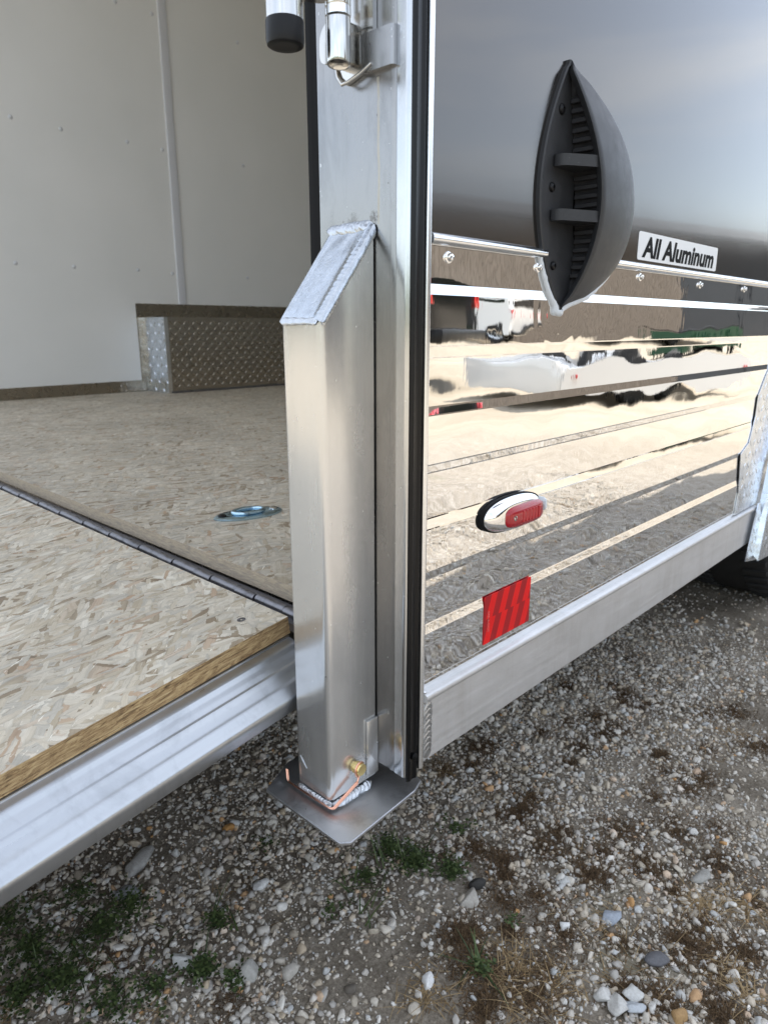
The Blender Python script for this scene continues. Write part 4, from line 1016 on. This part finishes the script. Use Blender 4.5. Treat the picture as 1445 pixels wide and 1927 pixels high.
def truck(name, loc, rz, paint, label, suv=False):
    T = empty(name, loc, label, 'pickup truck' if not suv else 'car'); T.rotation_euler = (0, 0, rz)
    pr = [(-2.8, .55), (-2.82, 1.12), (-1.2, 1.14), (-1.05, 1.78), (.75, 1.80), (1.30, 1.20), (2.6, 1.12), (2.8, .95), (2.8, .5), (1.95, .5), (1.9, .8), (1.4, .85), (1.1, .8), (1.0, .45), (-1.1, .45), (-1.2, .8), (-1.6, .87), (-2.05, .8), (-2.1, .5)]
    if suv: pr = [(-2.2, .5), (-2.25, 1.0), (-2.1, 1.62), (.5, 1.66), (1.2, 1.08), (2.1, .98), (2.3, .8), (2.3, .42), (1.8, .42), (1.7, .75), (1.15, .75), (1.05, .4), (-1.1, .4), (-1.2, .75), (-1.75, .75), (-1.85, .42)]
    car_body('body', T, paint, 5.6, 1.95, pr)
    zt2 = 1.68 if not suv else 1.55
    for s in (-1, 1):
        extrude('side_window', [(-.95, 1.22), (-.90, zt2), (.62, zt2), (1.05, 1.22)] if not suv else [(-2.0, 1.08), (-1.9, zt2), (.42, zt2), (.95, 1.08)], 1, s*.90-.02, s*.90+.02, GLASS, T, smooth=False)
        xx = -2.84 if not suv else -2.28
        box('tail_lamp', xx, xx+.12, s*.97-.14*(s > 0), s*.97+.14*(s < 0), .82, 1.12, RED, T, .02)
        xx = 2.72 if not suv else 2.2
        box('headlight', xx, xx+.11, s*.78-.14, s*.78+.14, .78, 1.0, SILV, T, .02)
        box('mirror', .72, .84, s*1.12-.1, s*1.12+.1, 1.18, 1.42, BLACKP, T, .03)
    for x in ((-1.62, 1.5) if not suv else (-1.47, 1.42)):
        for s in (-1, 1): wheel_at(T, x, s*.86)
    box('bumper', -2.95 if not suv else -2.36, -2.80 if not suv else -2.2, -.9, .9, .48, .62, BLACKP, T, .03)
    box('rear_window', -1.14 if not suv else -2.24, -1.06 if not suv else -2.15, -.7, .7, 1.25, 1.66 if not suv else 1.5, GLASS, T)
    return T
truck('pickup_truck', (5.75, -7.5, 0), R(-108), CARBLK, 'glossy black pickup truck seen mirrored at the left of the polished side')
truck('parked_car', (22.5, -16.6, 0), R(-108), CARWHT, 'white car parked behind the black pickup truck, seen mirrored', True)
# low white car hauler trailer
HT = empty('car_hauler', (6.9, -3.0, 0), 'low white skirted open trailer with red lamps, seen mirrored in the polished side', 'trailer'); HT.rotation_euler = (0, 0, R(17)); HT.scale = (.78, .78, .9)
box('deck', -1.7, 1.7, -.8, .8, .34, .38, SILV, HT)
for s in (-1, 1):
    extrude('side_skirt', rounded([(-1.75, .16), (-1.3, .11), (1.3, .11), (1.75, .16), (1.72, .40), (1.2, .44), (-1.2, .44), (-1.72, .40)], .05, 4), 1, s*.85-.03, s*.85+.03, CARWHT, HT)
    for x in (-.36, .36): wheel_at(HT, x, s*.66, .26, .16)
    for x in (-1.5, 1.4): box('side_lamp', x, x+.08, s*.89-.012, s*.89+.012, .29, .32, RED, HT, .005)
box('tail_board', -1.78, -1.73, -.85, .85, .16, .40, CARWHT, HT, .01)
tube('drawbar', [(1.7, .5, .30), (2.7, 0, .32)], .04, CARWHT, HT); tube('drawbar', [(1.7, -.5, .30), (2.7, 0, .32)], .04, CARWHT, HT)
# dumpster
DU = empty('dumpster', (19.0, -6.7, 0), 'low dark green dumpster standing on the pale gravel yard, seen mirrored', 'dumpster'); DU.rotation_euler = (0, 0, R(18))
extrude('bin', [(-.6, .12), (-.7, .52), (.7, .56), (.6, .12)], 0, -.95, .95, DGREEN, DU, smooth=False)
box('lid', -.97, .97, -.71, .71, .565, .60, BLACKP, DU)
for sx_ in (-.75, .75): box('foot', sx_-.06, sx_+.06, -.5, .5, 0, .13, BLACKP, DU)
for k in range(4): box('rib', -.75+.48*k, -.70+.48*k, .66, .73, .18, .50, DGREEN, DU)
# building with plank siding and a dark bay
BL = empty('workshop', (0, 0, 0), 'long taupe workshop with vertical board siding and one dark bay, seen mirrored', 'building')
ang = math.atan2(-13.7+18, 37.8-18.0)
BL.location = (18.5, -18.5, 0); BL.rotation_euler = (0, 0, R(14))
TAUPE = NT('taupe_board_siding'); nn_ = TAUPE.noise(TAUPE.mapv((8, 8, .7)), 1, 6, .65); TAUPE = TAUPE.p(color=TAUPE.ramp(nn_, [(.3, (.20, .165, .13)), (.7, (.30, .25, .205))]), rough=.85)
CHARC = plain('dark_bay_cladding', (.030, .032, .037), .5)
box('wall', -14, 18.7, -8, 0, 0, 4.9, TAUPE, BL); box('wall', 18.72, 60, -8.0, .05, 0, 4.9, CHARC, BL)
me_b = None
for k in range(108):
    if me_b is None:
        b0 = box('batten', -.03, .03, 0, .035, 0, 4.85, TAUPE, BL); me_b = b0.data
    else:
        b0 = bpy.data.objects.new('batten', me_b); COL.objects.link(b0); b0.parent = BL
    b0.location = (-13.9+.3*k, .001, 0)
extrude('roof', [(-8.4, 4.85), (.5, 4.92), (.5, 5.06), (-4, 6.4), (-8.4, 5.1)], 0, -14.4, 60.4, plain('grey_metal_roof', (.22, .22, .23), .5, .6), BL, smooth=False)
box('bay_door', 24, 29, .051, .12, 0, 3.6, CHARC, BL)
# tree line behind everything far away so the horizon is not bare
TL = NT('far_foliage'); nf = TL.noise(TL.co(), .6, 6, .7); TL = TL.p(color=TL.ramp(nf, [(.35, (.03, .045, .018)), (.65, (.075, .10, .04))]), rough=.9)
v, f = [], []; n = 260
for i in range(n+1):
    a = 2*math.pi*i/n; r0 = 95+8*math.sin(a*5)
    hh = 6.5+3.5*mnoise.noise(Vector((math.cos(a)*9, math.sin(a)*9, 1)))+2.2*mnoise.noise(Vector((math.cos(a)*40, math.sin(a)*40, 4)))
    for (dr_, zz_) in ((0, 0), (-1.5, hh*.5), (0, hh*.85), (3, hh), (8, hh*.7), (10, 0)): v.append(((r0+dr_)*math.cos(a), (r0+dr_)*math.sin(a), zz_))
for i in range(n):
    for k in range(5): f.append((i*6+k, i*6+k+1, (i+1)*6+k+1, (i+1)*6+k))
t_ = pyd('distant_trees', v, f, TL, smooth=True); t_['kind'] = 'stuff'; t_['label'] = 'far line of trees around the yard'
